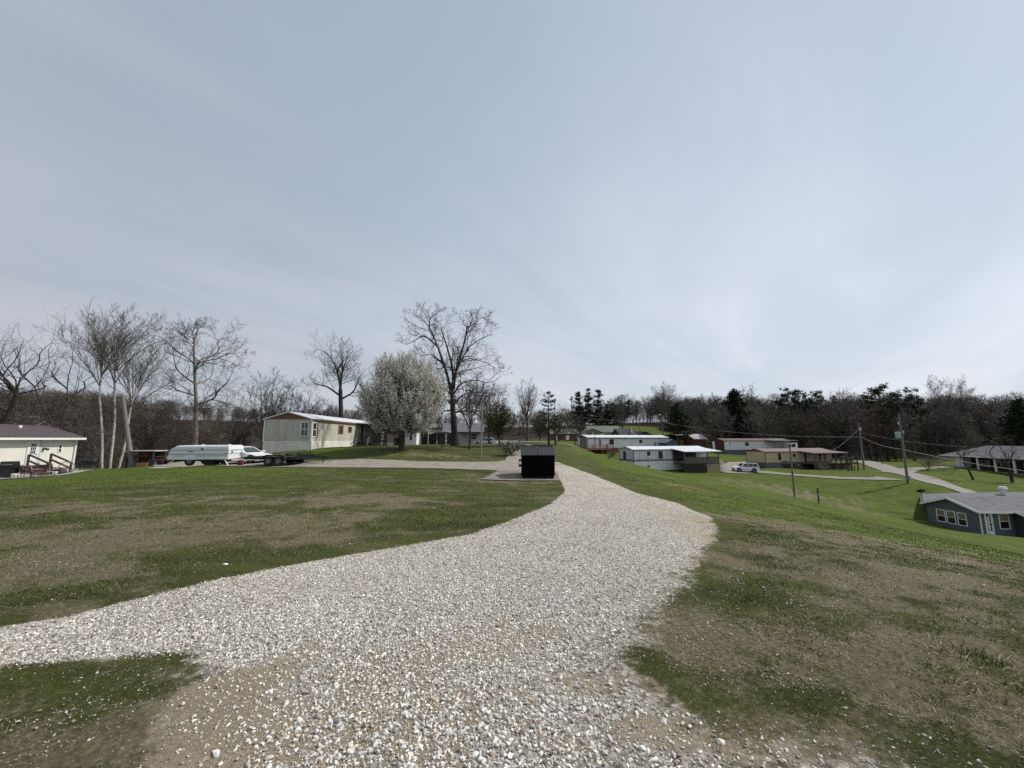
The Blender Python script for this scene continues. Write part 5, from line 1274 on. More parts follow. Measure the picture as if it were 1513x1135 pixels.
def simple_house(name, label, cat, A, rz, L, W, h, rise, wall, roof, axis='x', over=.3, gab=None, base=1.0):
    r = thing(name, label, cat, A, rz)
    MB().box(0, L, 0, W, -base, h).build('wall', wall, r)
    t = .1
    if axis == 'x':
        sl = rise / (W / 2)
        MB().prism([(-over, h - over*sl), (W/2, h + rise), (W + over, h - over*sl), (W + over, h - over*sl + t), (W/2, h + rise + t), (-over, h - over*sl + t)], 'x', -over, L + over).build('roof', roof, r)
        for x in (-.01, L - .09): MB().prism([(0, h), (W, h), (W/2, h + rise - .05)], 'x', x, x + .1).build('gable', gab or wall, r)
    else:
        sl = rise / (L / 2)
        MB().prism([(-over, h - over*sl), (L/2, h + rise), (L + over, h - over*sl), (L + over, h - over*sl + t), (L/2, h + rise + t), (-over, h - over*sl + t)], 'y', -over, W + over).build('roof', roof, r)
        for y in (-.01, W - .09): MB().prism([(0, h), (L, h), (L/2, h + rise - .05)], 'y', y, y + .1).build('gable', gab or wall, r)
    return r, Face('front', L, W), Face('left', L, W)

s_, f_, l_ = simple_house('storage_shed', 'dark red storage shed with pale metal roof beside the red ended home', 'shed', Vector(c(1026, 662, 112)), .35, 4.6, 4.2, 2.6, 1.2, M_REDWALL, mat('pinkish_roof', (.34,.29,.29), .5, .1, 1, ribs=1.2), 'x')
MB().box(1.2, 2.4, -.05, 0, 0, 2.0).build('door', M_REDWALL, s_)
s_, f_, l_ = simple_house('storage_shed', 'small slate blue shed with grey roof just past the long white home', 'shed', Vector(c(985.5, 664, 91)), .12, 2.7, 3.4, 1.5, .7, mat('blue_board', (.085,.12,.18), .8, .15, 2, ribs=3), M_SHINGLE, 'y')
MB().box(.8, 1.8, -.05, 0, 0, 1.4).build('door', mat('blue_door', (.06,.09,.14), .8, .1, 2), s_)
gh, gF, gL = simple_house('house', 'green metal roofed house behind the long white home', 'house', Vector(c(872, 646, 124)), .12, 10.5, 8, 1.6, 2.0, M_WHITESIDE, M_GREENROOF, 'x', base=3)
MB().prism([(-3.0, 1.3), (.4, 2.5), (3.8, 1.3), (3.8, 1.42), (.4, 2.66), (-3.0, 1.42)], 'y', -1.8, 3).build('porch_roof', M_GREENROOF, gh)
MB().prism([(-2.7, 1.35), (3.5, 1.35), (.4, 2.4)], 'y', -1.5, -1.4).build('porch_gable', mat('tan_board', (.22,.19,.15), .8, .1, 1), gh)
for x in (-2.5, .4, 3.3): MB().box(x - .1, x + .1, -1.5, -1.3, -2.5, 1.35).build('post', M_WHITE, gh); window(gh, gF, 4.4, .1, 2.4, 1.0, bars=(3, 0)); window(gh, gF, 7.4, .1, 2.4, 1.0, bars=(3, 0))
bh, bF, bL = simple_house('house', 'low brick house with pale green roof behind the two thin pines', 'house', Vector(c(815, 652, 118)), .05, 8.0, 7, 2.2, 1.5, mat('brick', (.15,.055,.042), .9, .2, 6, ribs=5, rib_axis='z', rib_d=.2), mat('faded_green_roof', (.16,.185,.14), .8, .15, 1), 'x', base=2)
for s in (1.2, 4.3): window(bh, bF, s, .4, 1.0, 1.3, pane=M_WHITE)
dh, dF, dL = simple_house('house', 'house with black roof and white chimney pipe past the green roof', 'house', Vector(c(917, 648, 118)), .2, 5.2, 6, 1.0, 1.9, M_DKGREY, M_DARKROOF, 'x', base=3)
MB().tube((4.2, 1.0, 1.6), (4.2, 1.0, 3.1), .16, n=8).build('chimney', M_WHITE, dh); MB().prism([(.5, .7), (2.3, 1.6), (4.1, .7)], 'y', -.9, -.02).build('porch_gable', M_BROWNTRIM, dh)
lh, lF, lL = simple_house('house', 'low dark roofed building beyond the long white home roof', 'house', Vector(c(943, 649, 122)), .15, 4.4, 5, 1.4, .9, M_DKGREY, M_DARKROOF, 'y', base=3)
door(lh, lF, 1.7, -.6, .9, 1.8, M_DKGREY); window(lh, lF, .4, .2, .7, .8)

# left white house ------------------------------------------------------------------
M_LAP = mat('cream_lap_siding', (.70,.68,.60), .75, .05, .8, ribs=6, rib_axis='z', rib_d=.14)
gz0 = zat(690, 37.2)
hx = xat(107, gz0, 37.2)
# local x runs away along +y of the world, long side faces +x
LH = thing('house', 'cream white single storey house with maroon metal roof', 'house', (hx, 37.2 - 15, gz0), PI / 2)
Lh, Wh, hh, ri = 15, 6.6, 2.74, 1.0
MB().box(0, Lh, 0, Wh, -.8, hh).build('wall', M_LAP, LH)
sl = ri / (Wh / 2)
MB().prism([(-.45, hh - .45*sl*.6), (Wh/2, hh + ri), (Wh + .45, hh - .45*sl*.6), (Wh + .45, hh - .45*sl*.6 + .1), (Wh/2, hh + ri + .1), (-.45, hh - .45*sl*.6 + .1)], 'x', -.3, Lh + .3).build('roof', M_MAROON, LH)
for x in (-.01, Lh - .09): MB().prism([(0, hh), (Wh, hh), (Wh/2, hh + ri - .06)], 'x', x, x + .1).build('gable', M_LAP, LH)
MB().box(-.3, Lh + .3, -.6, -.45, hh - .24, hh - .06).build('gutter', M_WHITE, LH)
MB().box(-.28, Lh + .3, -.44, -.005, hh - .16, hh - .12).build('soffit', M_WHITE, LH)
F_ = Face('front', Lh, Wh)
def ys(px, z=0.6): # photograph column to a distance along the wall
    t = (px - CX) / FPX; Y = hx / t
    for _ in range(4): Y = hx * (math.cos(PITCH) - vv(z, Y) * math.sin(PITCH)) / t
    return Y - (37.2 - 15)
s0 = ys(41); s1 = ys(54.5)
door(LH, F_, s0, .35, s1 - s0, 2.0, M_WHITE, M_GLASSD, (3, 3))
MB().box(s1 + .12, ys(60), -.04, 0, -.1, hh - .2).build('corner_board', mat('pale_board', (.5,.52,.55), .8, .05, 2), LH)
window(LH, F_, ys(85), 1.35, ys(91) - ys(85), .75, frame=M_WHITETRIM, pane=M_GLASSD)
MB().box(ys(62), ys(65.5), -.22, -.01, 1.65, 1.8).build('porch_lamp', M_BLACK, LH); MB().box(ys(68), ys(72), -.05, -.01, 1.62, 1.75).build('name_plate', M_BLACK, LH)
MB().box(Lh - .12, Lh + .0, -.13, -.02, -.3, hh - .25).build('downspout', M_WHITETRIM, LH)
MB().tube((Lh - .06, -.08, -.25), (Lh + .9, -.9, -.45), .05, n=6).build('drain_pipe', M_WHITE, LH)
MB().tube((ys(64) , Wh * .36, hh + ri * .68), (ys(64), Wh * .36, hh + ri * .68 + .35), .12, n=8).build('roof_vent', M_WHITE, LH)
window(LH, F_, ys(2) - 1.4, .95, 1.2, 1.3)
MB().box(.02, Lh - .02, -.02, 0, -.4, .05).build('foundation', mat('pinkish_block', (.42,.34,.30), .9, .15, 3), LH)

# right blue grey house ----------------------------------------------------------------
M_BLUELAP = mat('blue_grey_siding', (.10,.12,.142), .75, .06, .8, ribs=5, rib_axis='z', rib_d=.3)
ez = zat(755, 40.2); hxR = xat(1445, ez, 40.2); pz = zat(734.7, 43)
RH = thing('house', 'blue grey house with grey shingle roof below the right hand slope', 'house', (hxR, 40.2, ez), 0)
# local origin: south west corner at eave level; gable wall faces -x, 5.6 wide along +y
Wg, Lg, rg, bz = 4.9, 13.0, pz - ez - .05, -2.55
MB().box(0, Lg, 0, Wg, bz, -.02).build('wall', M_BLUELAP, RH)
MB().prism([(0, -.02), (Wg, -.02), (Wg / 2, rg - .06)], 'x', 0, .1).build('gable', M_BLUELAP, RH)
sl = rg / (Wg / 2)
MB().prism([(-.35, -.35*sl), (Wg/2, rg), (Wg + .35, -.35*sl), (Wg + .35, -.35*sl + .12), (Wg/2, rg + .12), (-.35, -.35*sl + .12)], 'x', -.35, Lg).build('roof', M_SHINGLE, RH)
mb = MB()
for y0_, y1_ in ((-.36, Wg/2), (Wg + .36, Wg/2)):
    mb.bar((-.37, y0_, -.35*sl + .02), (-.37, y1_, rg + .02), .05, .2)
mb.build('barge_board', M_WHITETRIM, RH)
MB().box(-.36, Lg, -.42, -.355, -.35*sl - .06, -.35*sl + .1).build('gutter', M_WHITE, RH)
FL = Face('left', Lg, Wg); FF_ = Face('front', Lg, Wg)
def yr(px, z): # along the gable wall
    t = (px - CX) / FPX; Y = hxR / t
    for _ in range(5): Y = hxR * (math.cos(PITCH) - vv(z, Y) * math.sin(PITCH)) / t
    return Y - 40.2
M_BLIND = mat('tan_blind', (.22,.175,.09), .8, .1, 3, ribs=12, rib_axis='z', rib_d=.3)
for pa, pb in ((1384, 1397.5), (1399, 1412.5), (1415, 1429)):
    a, b_ = yr(pb, ez - 1), yr(pa, ez - 1); window(RH, FL, a, -1.75, b_ - a, 1.32, fw=.08, blind=M_BLIND)
def xr(px): return (px - CX) / FPX * 40.2 / (math.cos(PITCH) - vv(ez - 1, 40.2) * math.sin(PITCH)) - hxR
o = door(RH, FF_, xr(1456), bz + .35, xr(1465) - xr(1456), 2.05, M_WHITE)
a, b_ = xr(1457.5), xr(1463.5); MB().box(a, b_, -.062, -.05, bz + .65, -.25).build('pane', M_GLASSD, o)
mb = MB()
for k in range(1, 4): z = bz + .65 + k * .42; mb.box(a, b_, -.075, -.062, z - .02, z + .02)
mb.box((a + b_)/2 - .02, (a + b_)/2 + .02, -.075, -.062, bz + .65, -.25); mb.build('muntin', M_WHITETRIM, o)
window(RH, FF_, xr(1475.5), -1.75, xr(1491) - xr(1475.5), 1.5, fw=.08, blind=M_BLIND)
MB().box(-.0, .1, -.08, -.01, bz, -.1).build('corner_board', M_WHITETRIM, RH)
mb = MB(); mb.path([(.75, -.4, -.2), (.75, -.08, -.55), (.75, -.08, bz + .4), (1.1, -.6, bz + .2)], .055, 6); mb.build('downspout', M_WHITE, RH)
# garage wing at the right, nearer to the viewer, with its own slope of roof
xg = xr(1494)
MB().box(xg + .25, xg + 8, -1.3, -.01, bz, -.35).build('garage_wall', M_DKGREY, RH)
MB().box(xg + .55, xg + 7, -1.36, -1.3, bz + .05, -.75).build('garage_door', mat('grey_garage_door', (.55,.55,.55), .7, .05, 1, ribs=2.2, rib_axis='z', rib_d=.3), RH)
MB().prism([(-1.75, -.56), (Wg/2 + .02, rg + .165), (Wg/2 + .02, rg + .06), (-1.75, -.66)], 'x', xg - .1, xg + 9).build('garage_roof', M_SHINGLE, RH)
def loc(p): return (p[0] - hxR, p[1] - 40.2, p[2] - ez)
A_, B_, C_, D_ = (46.0, 45.6, -5.5), (66, 45.2, -5.5), (66, 54, -5.5), (53.2, 52.6, -5.5)
E_, F2_ = (54.8, 49.6, -4.95), (66, 49.6, -4.85)
dn = lambda p: (p[0], p[1], p[2] - .12)
MB().add([loc(p) for p in (A_, B_, C_, D_, E_, F2_, dn(A_), dn(B_), dn(C_), dn(D_))],
         [(0,1,5,4),(2,3,4,5),(3,0,4),(1,2,5),(6,7,1,0),(7,8,2,1),(8,9,3,2),(9,6,0,3),(9,8,7,6)]).build('rear_roof', M_SHINGLE, RH)
MB().prism([loc(p)[:2] for p in ((47.2, 45.9, 0), (65.5, 45.6, 0), (65.5, 53.5, 0), (53.8, 52.2, 0))], 'z', bz, .1 - .25).build('rear_wall', M_BLUELAP, RH)
vx, vy, vz = loc((xat(1482, -4.6, 48.5), 48.5, -5.1))
MB().tube((vx, vy, vz), (vx, vy, vz + .75), .27, n=12).tube((vx, vy, vz + .75), (vx, vy, vz + 1.0), .42, .34, n=12).build('roof_vent', mat('bright_metal', (.7,.7,.7), .35, .1, 3, metal=.5), RH)
vx, vy, vz = loc((xat(1469, -4.7, 43), 43.0, -5.0))
MB().tube((vx, vy, vz), (vx, vy, vz + .55), .09, n=8).build('vent_pipe', M_BLACK, RH)
dish = thing('satellite_dish', 'dark satellite dish standing on the left roof corner of the blue grey house', 'dish', (xat(1362, -4.9, 46.2), 46.2, -5.52))
top = zat(725.5, 46.2) + 5.52
MB().tube((0, 0, 0), (0, 0, top - .1), .04, n=8).build('pole', M_DKGREY, dish)
rf = MB().lathe([(.02, -.14), (.2, -.11), (.34, -.04), (.41, .04), (.39, .04), (.32, -.02), (.18, -.08), (.02, -.11)], (0, 0, 0), 20, 'z').build('reflector', M_BLACK, dish)
rf.location = (0, 0, top); rf.rotation_euler = (math.radians(-28), math.radians(10), 0)
MB().tube((0, 0, top - .05), (.1, -.35, top + .22), .02, n=6).build('arm', M_DKGREY, dish)

# ranch house across the road --------------------------------------------------------
ra = Vector((xat(1407, -4.7, 88), 88, -4.85)); RR_ = thing('house', 'brick ranch house with hip roof and white posted porch across the road', 'house', ra, math.radians(-99))
Lr, Wr, hr = 24, 9, 2.85
MB().box(.8, Lr, .8, Wr, -1, hr).build('wall', mat('shaded_brick', (.05,.022,.018), .9, .2, 6), RR_)  # brick colour darkened all round to hold the shadow under the porch
MB().add([(-1.0,-1.6,hr),(Lr+1,-1.6,hr),(Lr+1,Wr+.8,hr),(-1.0,Wr+.8,hr),(4.2,3.6,hr+2.2),(Lr-4.2,3.6,hr+2.2)], [(0,1,5,4),(1,2,5),(2,3,4,5),(3,0,4),(3,2,1,0)]).build('roof', mat('dull_shingle', (.10,.10,.108), .9, .25, 2, .5), RR_)
MB().box(-1.02, Lr + 1.02, -1.64, -1.58, hr - .12, hr + .04).build('gutter', M_WHITETRIM, RR_)
MB().box(2, Lr, -1.4, .8, -.6, .12).build('porch_floor', M_PAD, RR_)
for x in (4.0, 7.2, 10.6, 14.0, 17.4): MB().box(x - .13, x + .13, -1.3, -1.05, .12, hr).build('post', M_WHITE, RR_)
MB().box(2.6, 3.6, -1.2, .7, 0, hr).build('porch_wall', M_WHITESIDE, RR_)
for s in (5.6, 9.4, 13.5): window(RR_, Face('front', Lr, Wr), s, .8, 1.6, 1.3, pane=M_GLASSD).location = (0, .8, 0)
# ------------------------------------------------------------------ vehicles
M_TYRE = mat('tyre', (.018,.018,.019), .9, .3, 6)
M_RIM = mat('rim', (.45,.45,.46), .35, .15, 4, metal=.7)
M_LAMP = mat('lamp_glass', (.6,.6,.6), .15, .1, 3); M_RLAMP = mat('red_lamp', (.3,.015,.012), .25, .2, 3)
def wheel(root, x, y, r, w, side, name='wheel'):
    s = side
    t = MB().lathe([(r*.62, -w/2), (r*.93, -w/2), (r, -w*.35), (r, w*.35), (r*.93, w/2), (r*.62, w/2)], (x, y, r), 22, 'y').build(name, M_TYRE, root)
    MB().lathe([(.02, s*w*.42), (r*.2, s*w*.45), (r*.52, s*w*.36), (r*.63, s*w*.51), (r*.64, s*w*.3), (.02, s*w*.25)], (x, y, r), 18, 'y').build('rim', M_RIM, t)
    mb = MB()
    for k in range(5):
        a = k * 2 * PI / 5; mb.bar((x + math.cos(a)*r*.1, y + s*w*.46, r + math.sin(a)*r*.1), (x + math.cos(a)*r*.58, y + s*w*.44, r + math.sin(a)*r*.58), r*.13, .03, (0, 1, 0))
    mb.build('spokes', M_RIM, t)
    return t

def vehicle(label, cat, name, loc, rz, L, W, H_, body_m, kind='suv', group=None, dark=False):
    """front towards local +x; origin under the middle"""
    r = thing(name, label, cat, loc, rz, group)
    wr = .36 if kind == 'suv' else .32; wb = L * .58; xf, xr = wb/2 + L*.02, -wb/2 + L*.02
    g = .24; belt = H_ * (.57 if kind == 'suv' else .60); f, b = L/2, -L/2
    if kind == 'suv':   top = [(f-.02,.62),(f-.08,belt-.14),(f-.35,belt-.03),(f-1.15,belt+.02)]; roofp = [(f-1.85,H_-.05),(f-2.4,H_),(b+.75,H_-.01),(b+.35,H_-.06)]; rear = [(b+.06,belt+.02),(b,belt-.25),(b+.02,.5)]
    elif kind == 'hatch': top = [(f-.02,.55),(f-.1,belt-.22),(f-.4,belt-.08),(f-1.0,belt+.03)]; roofp = [(f-1.75,H_-.05),(f-2.3,H_),(b+.9,H_-.04),(b+.5,H_-.1)]; rear = [(b+.08,belt+.02),(b,belt-.25),(b+.03,.5)]
    else:               top = [(f-.02,.5),(f-.12,belt-.22),(f-.5,belt-.1),(f-1.25,belt+.02)]; roofp = [(f-2.05,H_-.05),(f-2.5,H_),(b+1.75,H_-.01),(b+1.3,H_-.07)]; rear = [(b+.75,belt+.04),(b+.12,belt),(b,belt-.2),(b+.03,.45)]
    def arch(xc):
        R_ = wr + .07; return [(xc + R_*math.cos(a), wr + R_*math.sin(a)) for a in np.linspace(-.35, PI + .35, 11)]
    bot = [(b+.15,g)] + [p for p in reversed(arch(xr))] + [p for p in reversed(arch(xf))] + [(f-.15,g)]
    bot = [(x, max(z, g)) for x, z in bot]
    prof = bot + top + roofp + rear
    n = len(prof); vs = []
    def hw(x, z):
        w = W/2; e = min(1, (f - abs(x)) / .5); w -= .10 * (1 - e) ** 2
        if z > belt + .03: w -= .17 * (z - belt) / (H_ - belt)
        return w
    for s in (-1, 1):
        vs += [(x, s * hw(x, z), z) for x, z in prof]
    mb = MB(); mb.add(vs, [tuple(range(n)), tuple(range(2*n-1, n-1, -1))] + [(i, n+i, n+(i+1) % n, (i+1) % n) for i in range(n)])
    mb.build('body', body_m, r, bevel=.035)
    # underbody fills the wheel arches with shadow
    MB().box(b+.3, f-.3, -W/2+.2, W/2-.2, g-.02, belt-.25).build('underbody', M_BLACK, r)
    # side glass
    def lerp(p, q, t): return (p[0] + (q[0]-p[0])*t, p[1] + (q[1]-p[1])*t)
    z0, z1 = belt + .06, H_ - .12
    xa0, xa1 = top[-1][0] - .15, roofp[0][0] - .05; xb0, xb1 = rear[0][0] + (.2 if kind != 'sedan' else .15), roofp[-1][0] + .1
    xs0 = np.linspace(xa0, xb0, 4 if kind != 'sedan' else 3); xs1 = np.linspace(xa1, xb1, 4 if kind != 'sedan' else 3)
    for s in (-1, 1):
        for k in range(len(xs0) - 1):
            q = [(xs0[k]-.05, z0), (xs0[k+1]+.05, z0), (xs1[k+1]+.05, z1), (xs1[k]-.05, z1)]
            MB().add([(x, s*(hw(x, z)+.012), z) for x, z in q], [(0,1,2,3)]).build('side_window', M_GLASSD, r)
        MB().box(top[-1][0]-.25, top[-1][0]-.05, s*(W/2+.02), s*(W/2+.2), belt+.05, belt+.2).build('mirror', body_m, r, bevel=.03)
        MB().box(f-.28, f+.01, s*(W/2-.50), s*(W/2-.09), belt-.30, belt-.14).build('headlight', M_LAMP, r, bevel=.03)
        MB().box(b-.012, b+.16, s*(W/2-.34), s*(W/2-.05), belt-.28, belt-.02).build('tail_light', M_RLAMP, r, bevel=.02)
        for x in (xf, xr): wheel(r, x, s*(W/2-.11), wr, .21, s)
        MB().box(b+.9, f-1.0, s*(W/2-.002), s*(W/2+.014), .42, .50).build('side_moulding', M_DKGREY, r)
        for xd in (top[-1][0]-.55, (xa0+xb0)/2 - .1): MB().box(xd-.62, xd-.46, s*(W/2-.0), s*(W/2+.03), belt-.10, belt-.06).build('door_handle', M_DKGREY, r)
    p, q = top[-1], roofp[0]; e = [lerp(p, q, .1), lerp(p, q, .92)]
    MB().add([(e[0][0]+.02, -W/2+.16, e[0][1]+.02), (e[0][0]+.02, W/2-.16, e[0][1]+.02), (e[1][0]+.02, W/2-.3, e[1][1]+.02), (e[1][0]+.02, -W/2+.3, e[1][1]+.02)], [(0,1,2,3)]).build('windscreen', M_GLASS, r)
    p, q = rear[0], roofp[-1]; e = [lerp(p, q, .12), lerp(p, q, .9)]
    MB().add([(e[0][0]-.02, -W/2+.18, e[0][1]+.01), (e[0][0]-.02, W/2-.18, e[0][1]+.01), (e[1][0]-.02, W/2-.3, e[1][1]+.01), (e[1][0]-.02, -W/2+.3, e[1][1]+.01)], [(0,1,2,3)]).build('rear_window', M_GLASSD, r)
    MB().box(f-.12, f+.03, -W/2+.14, W/2-.14, .3, .52).build('bumper', M_DKGREY if kind == 'suv' else body_m, r, bevel=.04)
    MB().box(b-.03, b+.12, -W/2+.14, W/2-.14, .3, .52).build('bumper', M_DKGREY if kind == 'suv' else body_m, r, bevel=.04)
    MB().box(f-.06, f+.012, -.45, .45, belt-.30, belt-.15).build('grille', M_BLACK, r)
    if kind == 'suv':
        mb = MB()
        for s in (-1, 1): mb.box(b+.7, f-2.2, s*(W/2-.32)-.02, s*(W/2-.32)+.02, H_+.0, H_+.05)
        mb.build('roof_rack', M_DKGREY, r)
    return r

M_CARWHITE = mat('car_white', (.74,.74,.74), .3, .03, 1, spec=.5); M_CARSILVER = mat('car_silver', (.42,.47,.53), .3, .04, 1, metal=.3, spec=.5); M_CARBLACK = mat('car_black', (.012,.012,.014), .2, .1, 1, spec=.6)
p = gp(1102, 76); p.z += .08; vehicle('white utility vehicle parked at the foot of the porch steps', 'car', 'parked_suv', p, math.radians(168), 4.45, 1.8, 1.72, M_CARWHITE, 'suv')
p = gp(716, 68); p.z += .06; vehicle('silver hatchback parked behind the thin light pole', 'car', 'parked_car', p, math.radians(178), 3.75, 1.7, 1.48, M_CARSILVER, 'hatch')
p = gp(1161, 82); p.z += .04; vehicle('black car parked against the dark skirting of the tan home', 'car', 'parked_car', p, math.radians(-4), 4.5, 1.75, 1.4, M_CARBLACK, 'sedan')
p = gp(361, 31.0); p.z += .02; vehicle('white sports car half hidden behind the folded camper', 'car', 'parked_car', p, math.radians(-10), 4.2, 1.75, 1.30, M_CARWHITE, 'sedan')

# folded camper --------------------------------------------------------------------
M_CAMP = mat('camper_white', (.70,.72,.72), .5, .05, 1.2); M_CAMPT = mat('camper_stripe', (.28,.36,.38), .6, .1, 2)
cw = gp(336, 28.2); r = thing('pop_up_camper', 'folded white pop-up camper trailer on the gravel behind the lawn', 'camper', cw, math.radians(10))
# corner nearest the viewer at the origin; long side along -x, end along +y
Lc, Wc = 3.75, 2.1
MB().prism([(-Lc-.05, .42), (-.02, .42), (0, .78), (-Lc+.0, .78), (-Lc-.1, .62)], 'y', 0, Wc).build('body', M_CAMP, r, bevel=.03)
MB().prism([(-Lc-.02, .80), (.03, .80), (.03, 1.02), (-.02, 1.34), (-Lc+.42, 1.34), (-Lc+.12, 1.14)], 'y', -.03, Wc+.03).build('roof', M_CAMP, r, bevel=.04)
MB().prism([(-Lc+.38, 1.342), (-.04, 1.342), (-.06, 1.40), (-Lc+.55, 1.40)], 'y', .1, Wc-.1).build('roof_cap', M_WHITE, r, bevel=.02)
MB().box(-Lc+.3, -.1, -.012, 0, .66, .71).build('stripe', M_CAMPT, r); MB().box(-Lc+.15, -.05, -.045, -.03, 1.06, 1.11).build('stripe', M_CAMPT, r)
MB().box(.03, .05, .1, Wc-.1, 1.05, 1.10).build('stripe', M_CAMPT, r)
MB().box(-1.75, -1.6, -.06, -.03, 1.1, 1.2).build('latch', M_DKGREY, r); MB().box(-2.55, -2.2, -.05, -.03, .96, 1.0).build('latch', M_DKGREY, r); MB().box(-.2, -.14, -.03, 0, .78, .9).build('latch', M_DKGREY, r)
MB().box(.0, .06, .3, .45, .85, 1.0).build('tail_light', M_RLAMP, r)
wheel(r, -2.45, .12, .30, .19, -1); wheel(r, -2.45, Wc-.12, .30, .19, 1)
MB().prism([(-2.88, .42), (-2.8, .66), (-2.6, .72), (-2.3, .72), (-2.1, .66), (-2.02, .42)], 'y', -.03, 0).build('fender', M_CAMP, r)
MB().box(-Lc, .0, .2, Wc-.2, .30, .42).build('frame', M_BLACK, r); MB().box(-1.7, -1.1, .4, 1.2, .02, .3).build('step_box', M_BLACK, r)
mb = MB(); mb.bar((0, .5, .36), (1.2, Wc/2, .36), .07, .09); mb.bar((0, Wc-.5, .36), (1.2, Wc/2, .36), .07, .09); mb.build('tongue', M_WHITE, r)
mb = MB()
for x in (-.25, -Lc+.3): mb.bar((x, .08, .4), (x + .35 if x > -1 else x - .3, -.1, .0), .05, .05)
mb.build('stabiliser', M_WHITE, r)
MB().tube((-.3, Wc*.3, 1.40), (-.3, Wc*.3, 1.47), .1, n=8).tube((-2.0, Wc*.3, 1.4), (-2.0, Wc*.3, 1.46), .1, n=8).build('roof_vent', M_WHITE, r)
g2 = thing('gas_can', 'red fuel can standing by the camper tongue', 'can', gp(355, 27.6))
MB().prism([(-.16, 0), (.16, 0), (.18, .3), (.08, .38), (-.12, .38), (-.18, .3)], 'y', -.11, .11).build('body', mat('red_plastic', (.16,.015,.015), .5, .1, 2), g2, bevel=.02)
MB().tube((.1, 0, .34), (.24, 0, .52), .035, .02, n=8).build('spout', M_BLACK, g2); MB().bar((-.08, 0, .43), (.08, 0, .43), .04, .03).build('handle', M_BLACK, g2)

# flatbed trailer --------------------------------------------------------------------
tp = gp(418, 27.2); r = thing('flatbed_trailer', 'empty black tandem axle flatbed trailer beside the camper', 'trailer', tp, math.radians(-2))
xl, xr_ = -1.95, 1.45
MB().box(xl, xr_, -1.0, 1.0, .50, .57).build('deck', M_BLACK, r)
mb = MB()
for y in (-1.02, 1.02): mb.box(xl, xr_, y - .03, y + .03, .42, .60)
mb.box(xl - .04, xl, -1.05, 1.05, .42, .60); mb.box(xr_, xr_ + .05, -1.05, 1.05, .42, .74); mb.build('frame', M_BLACK, r)
for x in (-.22, .45):
    for s in (-1, 1):
        wheel(r, x, s*1.18, .32, .2, s)
for s in (-1, 1):
    a = [(-.66,.46), (-.58,.66), (-.38,.74), (.6,.74), (.82,.66), (.90,.46), (.84,.46), (.76,.61), (.58,.68), (-.36,.68), (-.52,.61), (-.60,.46)]
    MB().prism(a, 'y', s*1.05, s*1.32).build('fender', M_BLACK, r)
mb = MB(); mb.bar((xr_, .8, .56), (xr_+1.35, 0, .56), .08, .1); mb.bar((xr_, -.8, .56), (xr_+1.35, 0, .56), .08, .1); mb.box(xr_+1.2, xr_+1.6, -.06, .06, .50, .60); mb.build('tongue', M_BLACK, r)
MB().tube((xr_+1.3, 0, .0), (xr_+1.3, 0, .85), .04, n=8).tube((xr_+1.3, 0, .0), (xr_+1.3, 0, .03), .12, n=10).bar((xr_+1.3, 0, .85), (xr_+1.5, 0, .85), .03, .03).build('jack', M_DKGREY, r)
mb = MB(); 
for y in (-.6, -.2, .2, .6): mb.box(xr_+.06, xr_+.09, y-.03, y+.03, .6, .86)
mb.box(xr_+.05, xr_+.10, -1.0, 1.0, .82, .88); mb.build('front_rail', M_BLACK, r)

# dumpster -----------------------------------------------------------------------------
M_DUMP = mat('dumpster_paint', (.0022,.0022,.0025), .75, .3, 2, spec=.05); M_LID = mat('dumpster_lid', (.022,.022,.027), .6, .2, 2, .2, spec=.3)
dl = Vector(c(770.5, 709.5, 19.6)); dr = Vector(c(820, 709, 19.6)); Wd = dr.x - dl.x
zt = zat(676.5, 19.6) - dl.z; zp = zat(662.5, 20.7) - dl.z
dl.z = h1(dl.x, dl.y) + .05
D = thing('dumpster', 'black steel dumpster with sloping lid on the concrete pad', 'dumpster', dl, math.radians(-1))
MB().prism([(0, .10), (1.75, .10), (1.75, zt + .1), (1.35, zp - .05), (0, zt)], 'x', 0, Wd).build('body', M_DUMP, D, bevel=.012)
MB().prism([(-.05, zt), (1.25, zp - .02), (1.25, zp + .03), (-.05, zt + .045)], 'x', -.03, Wd / 2 - .01).build('lid', M_LID, D, bevel=.01)
MB().prism([(-.05, zt), (1.25, zp - .02), (1.25, zp + .03), (-.05, zt + .045)], 'x', Wd / 2 + .01, Wd + .03).build('lid', M_LID, D, bevel=.01)
mb = MB(); mb.tube((-.02, 1.28, zp + .02), (Wd + .02, 1.28, zp + .02), .025, n=8)
for k in range(13): mb.box(k * Wd / 12.5, k * Wd / 12.5 + .07, 1.16, 1.34, zp - .0, zp + .06)
mb.build('hinge', M_DUMP, D)
mb = MB()
for x0, x1 in ((-.13, -.01), (Wd + .005, Wd + .02)):
    for z0, z1, y0, y1 in ((.52, .57, .3, 1.5), (.78, .83, .3, 1.5)): mb.box(x0, x1, y0, y1, z0, z1)
    mb.box(x0, x0 + .02, .3, 1.5, .57, .78) if x0 < 0 else mb.box(x1 - .02, x1, .3, 1.5, .57, .78)
mb.build('fork_pocket', M_DUMP, D)
mb = MB()
for x in (.35, .7, 1.05, 1.4): mb.box(x - .03, x + .03, -.028, 0, .16, zt - .08)
mb.box(0.02, Wd - .02, -.04, 0, zt - .09, zt - .02); mb.box(.02, Wd - .02, -.03, 0, .10, .17); mb.build('rib', M_DUMP, D)
mb = MB()
for x in (.12, Wd - .12):
    for y in (.1, 1.6): mb.box(x - .06, x + .06, y - .06, y + .06, -.05, .10)
mb.build('foot', M_DUMP, D)

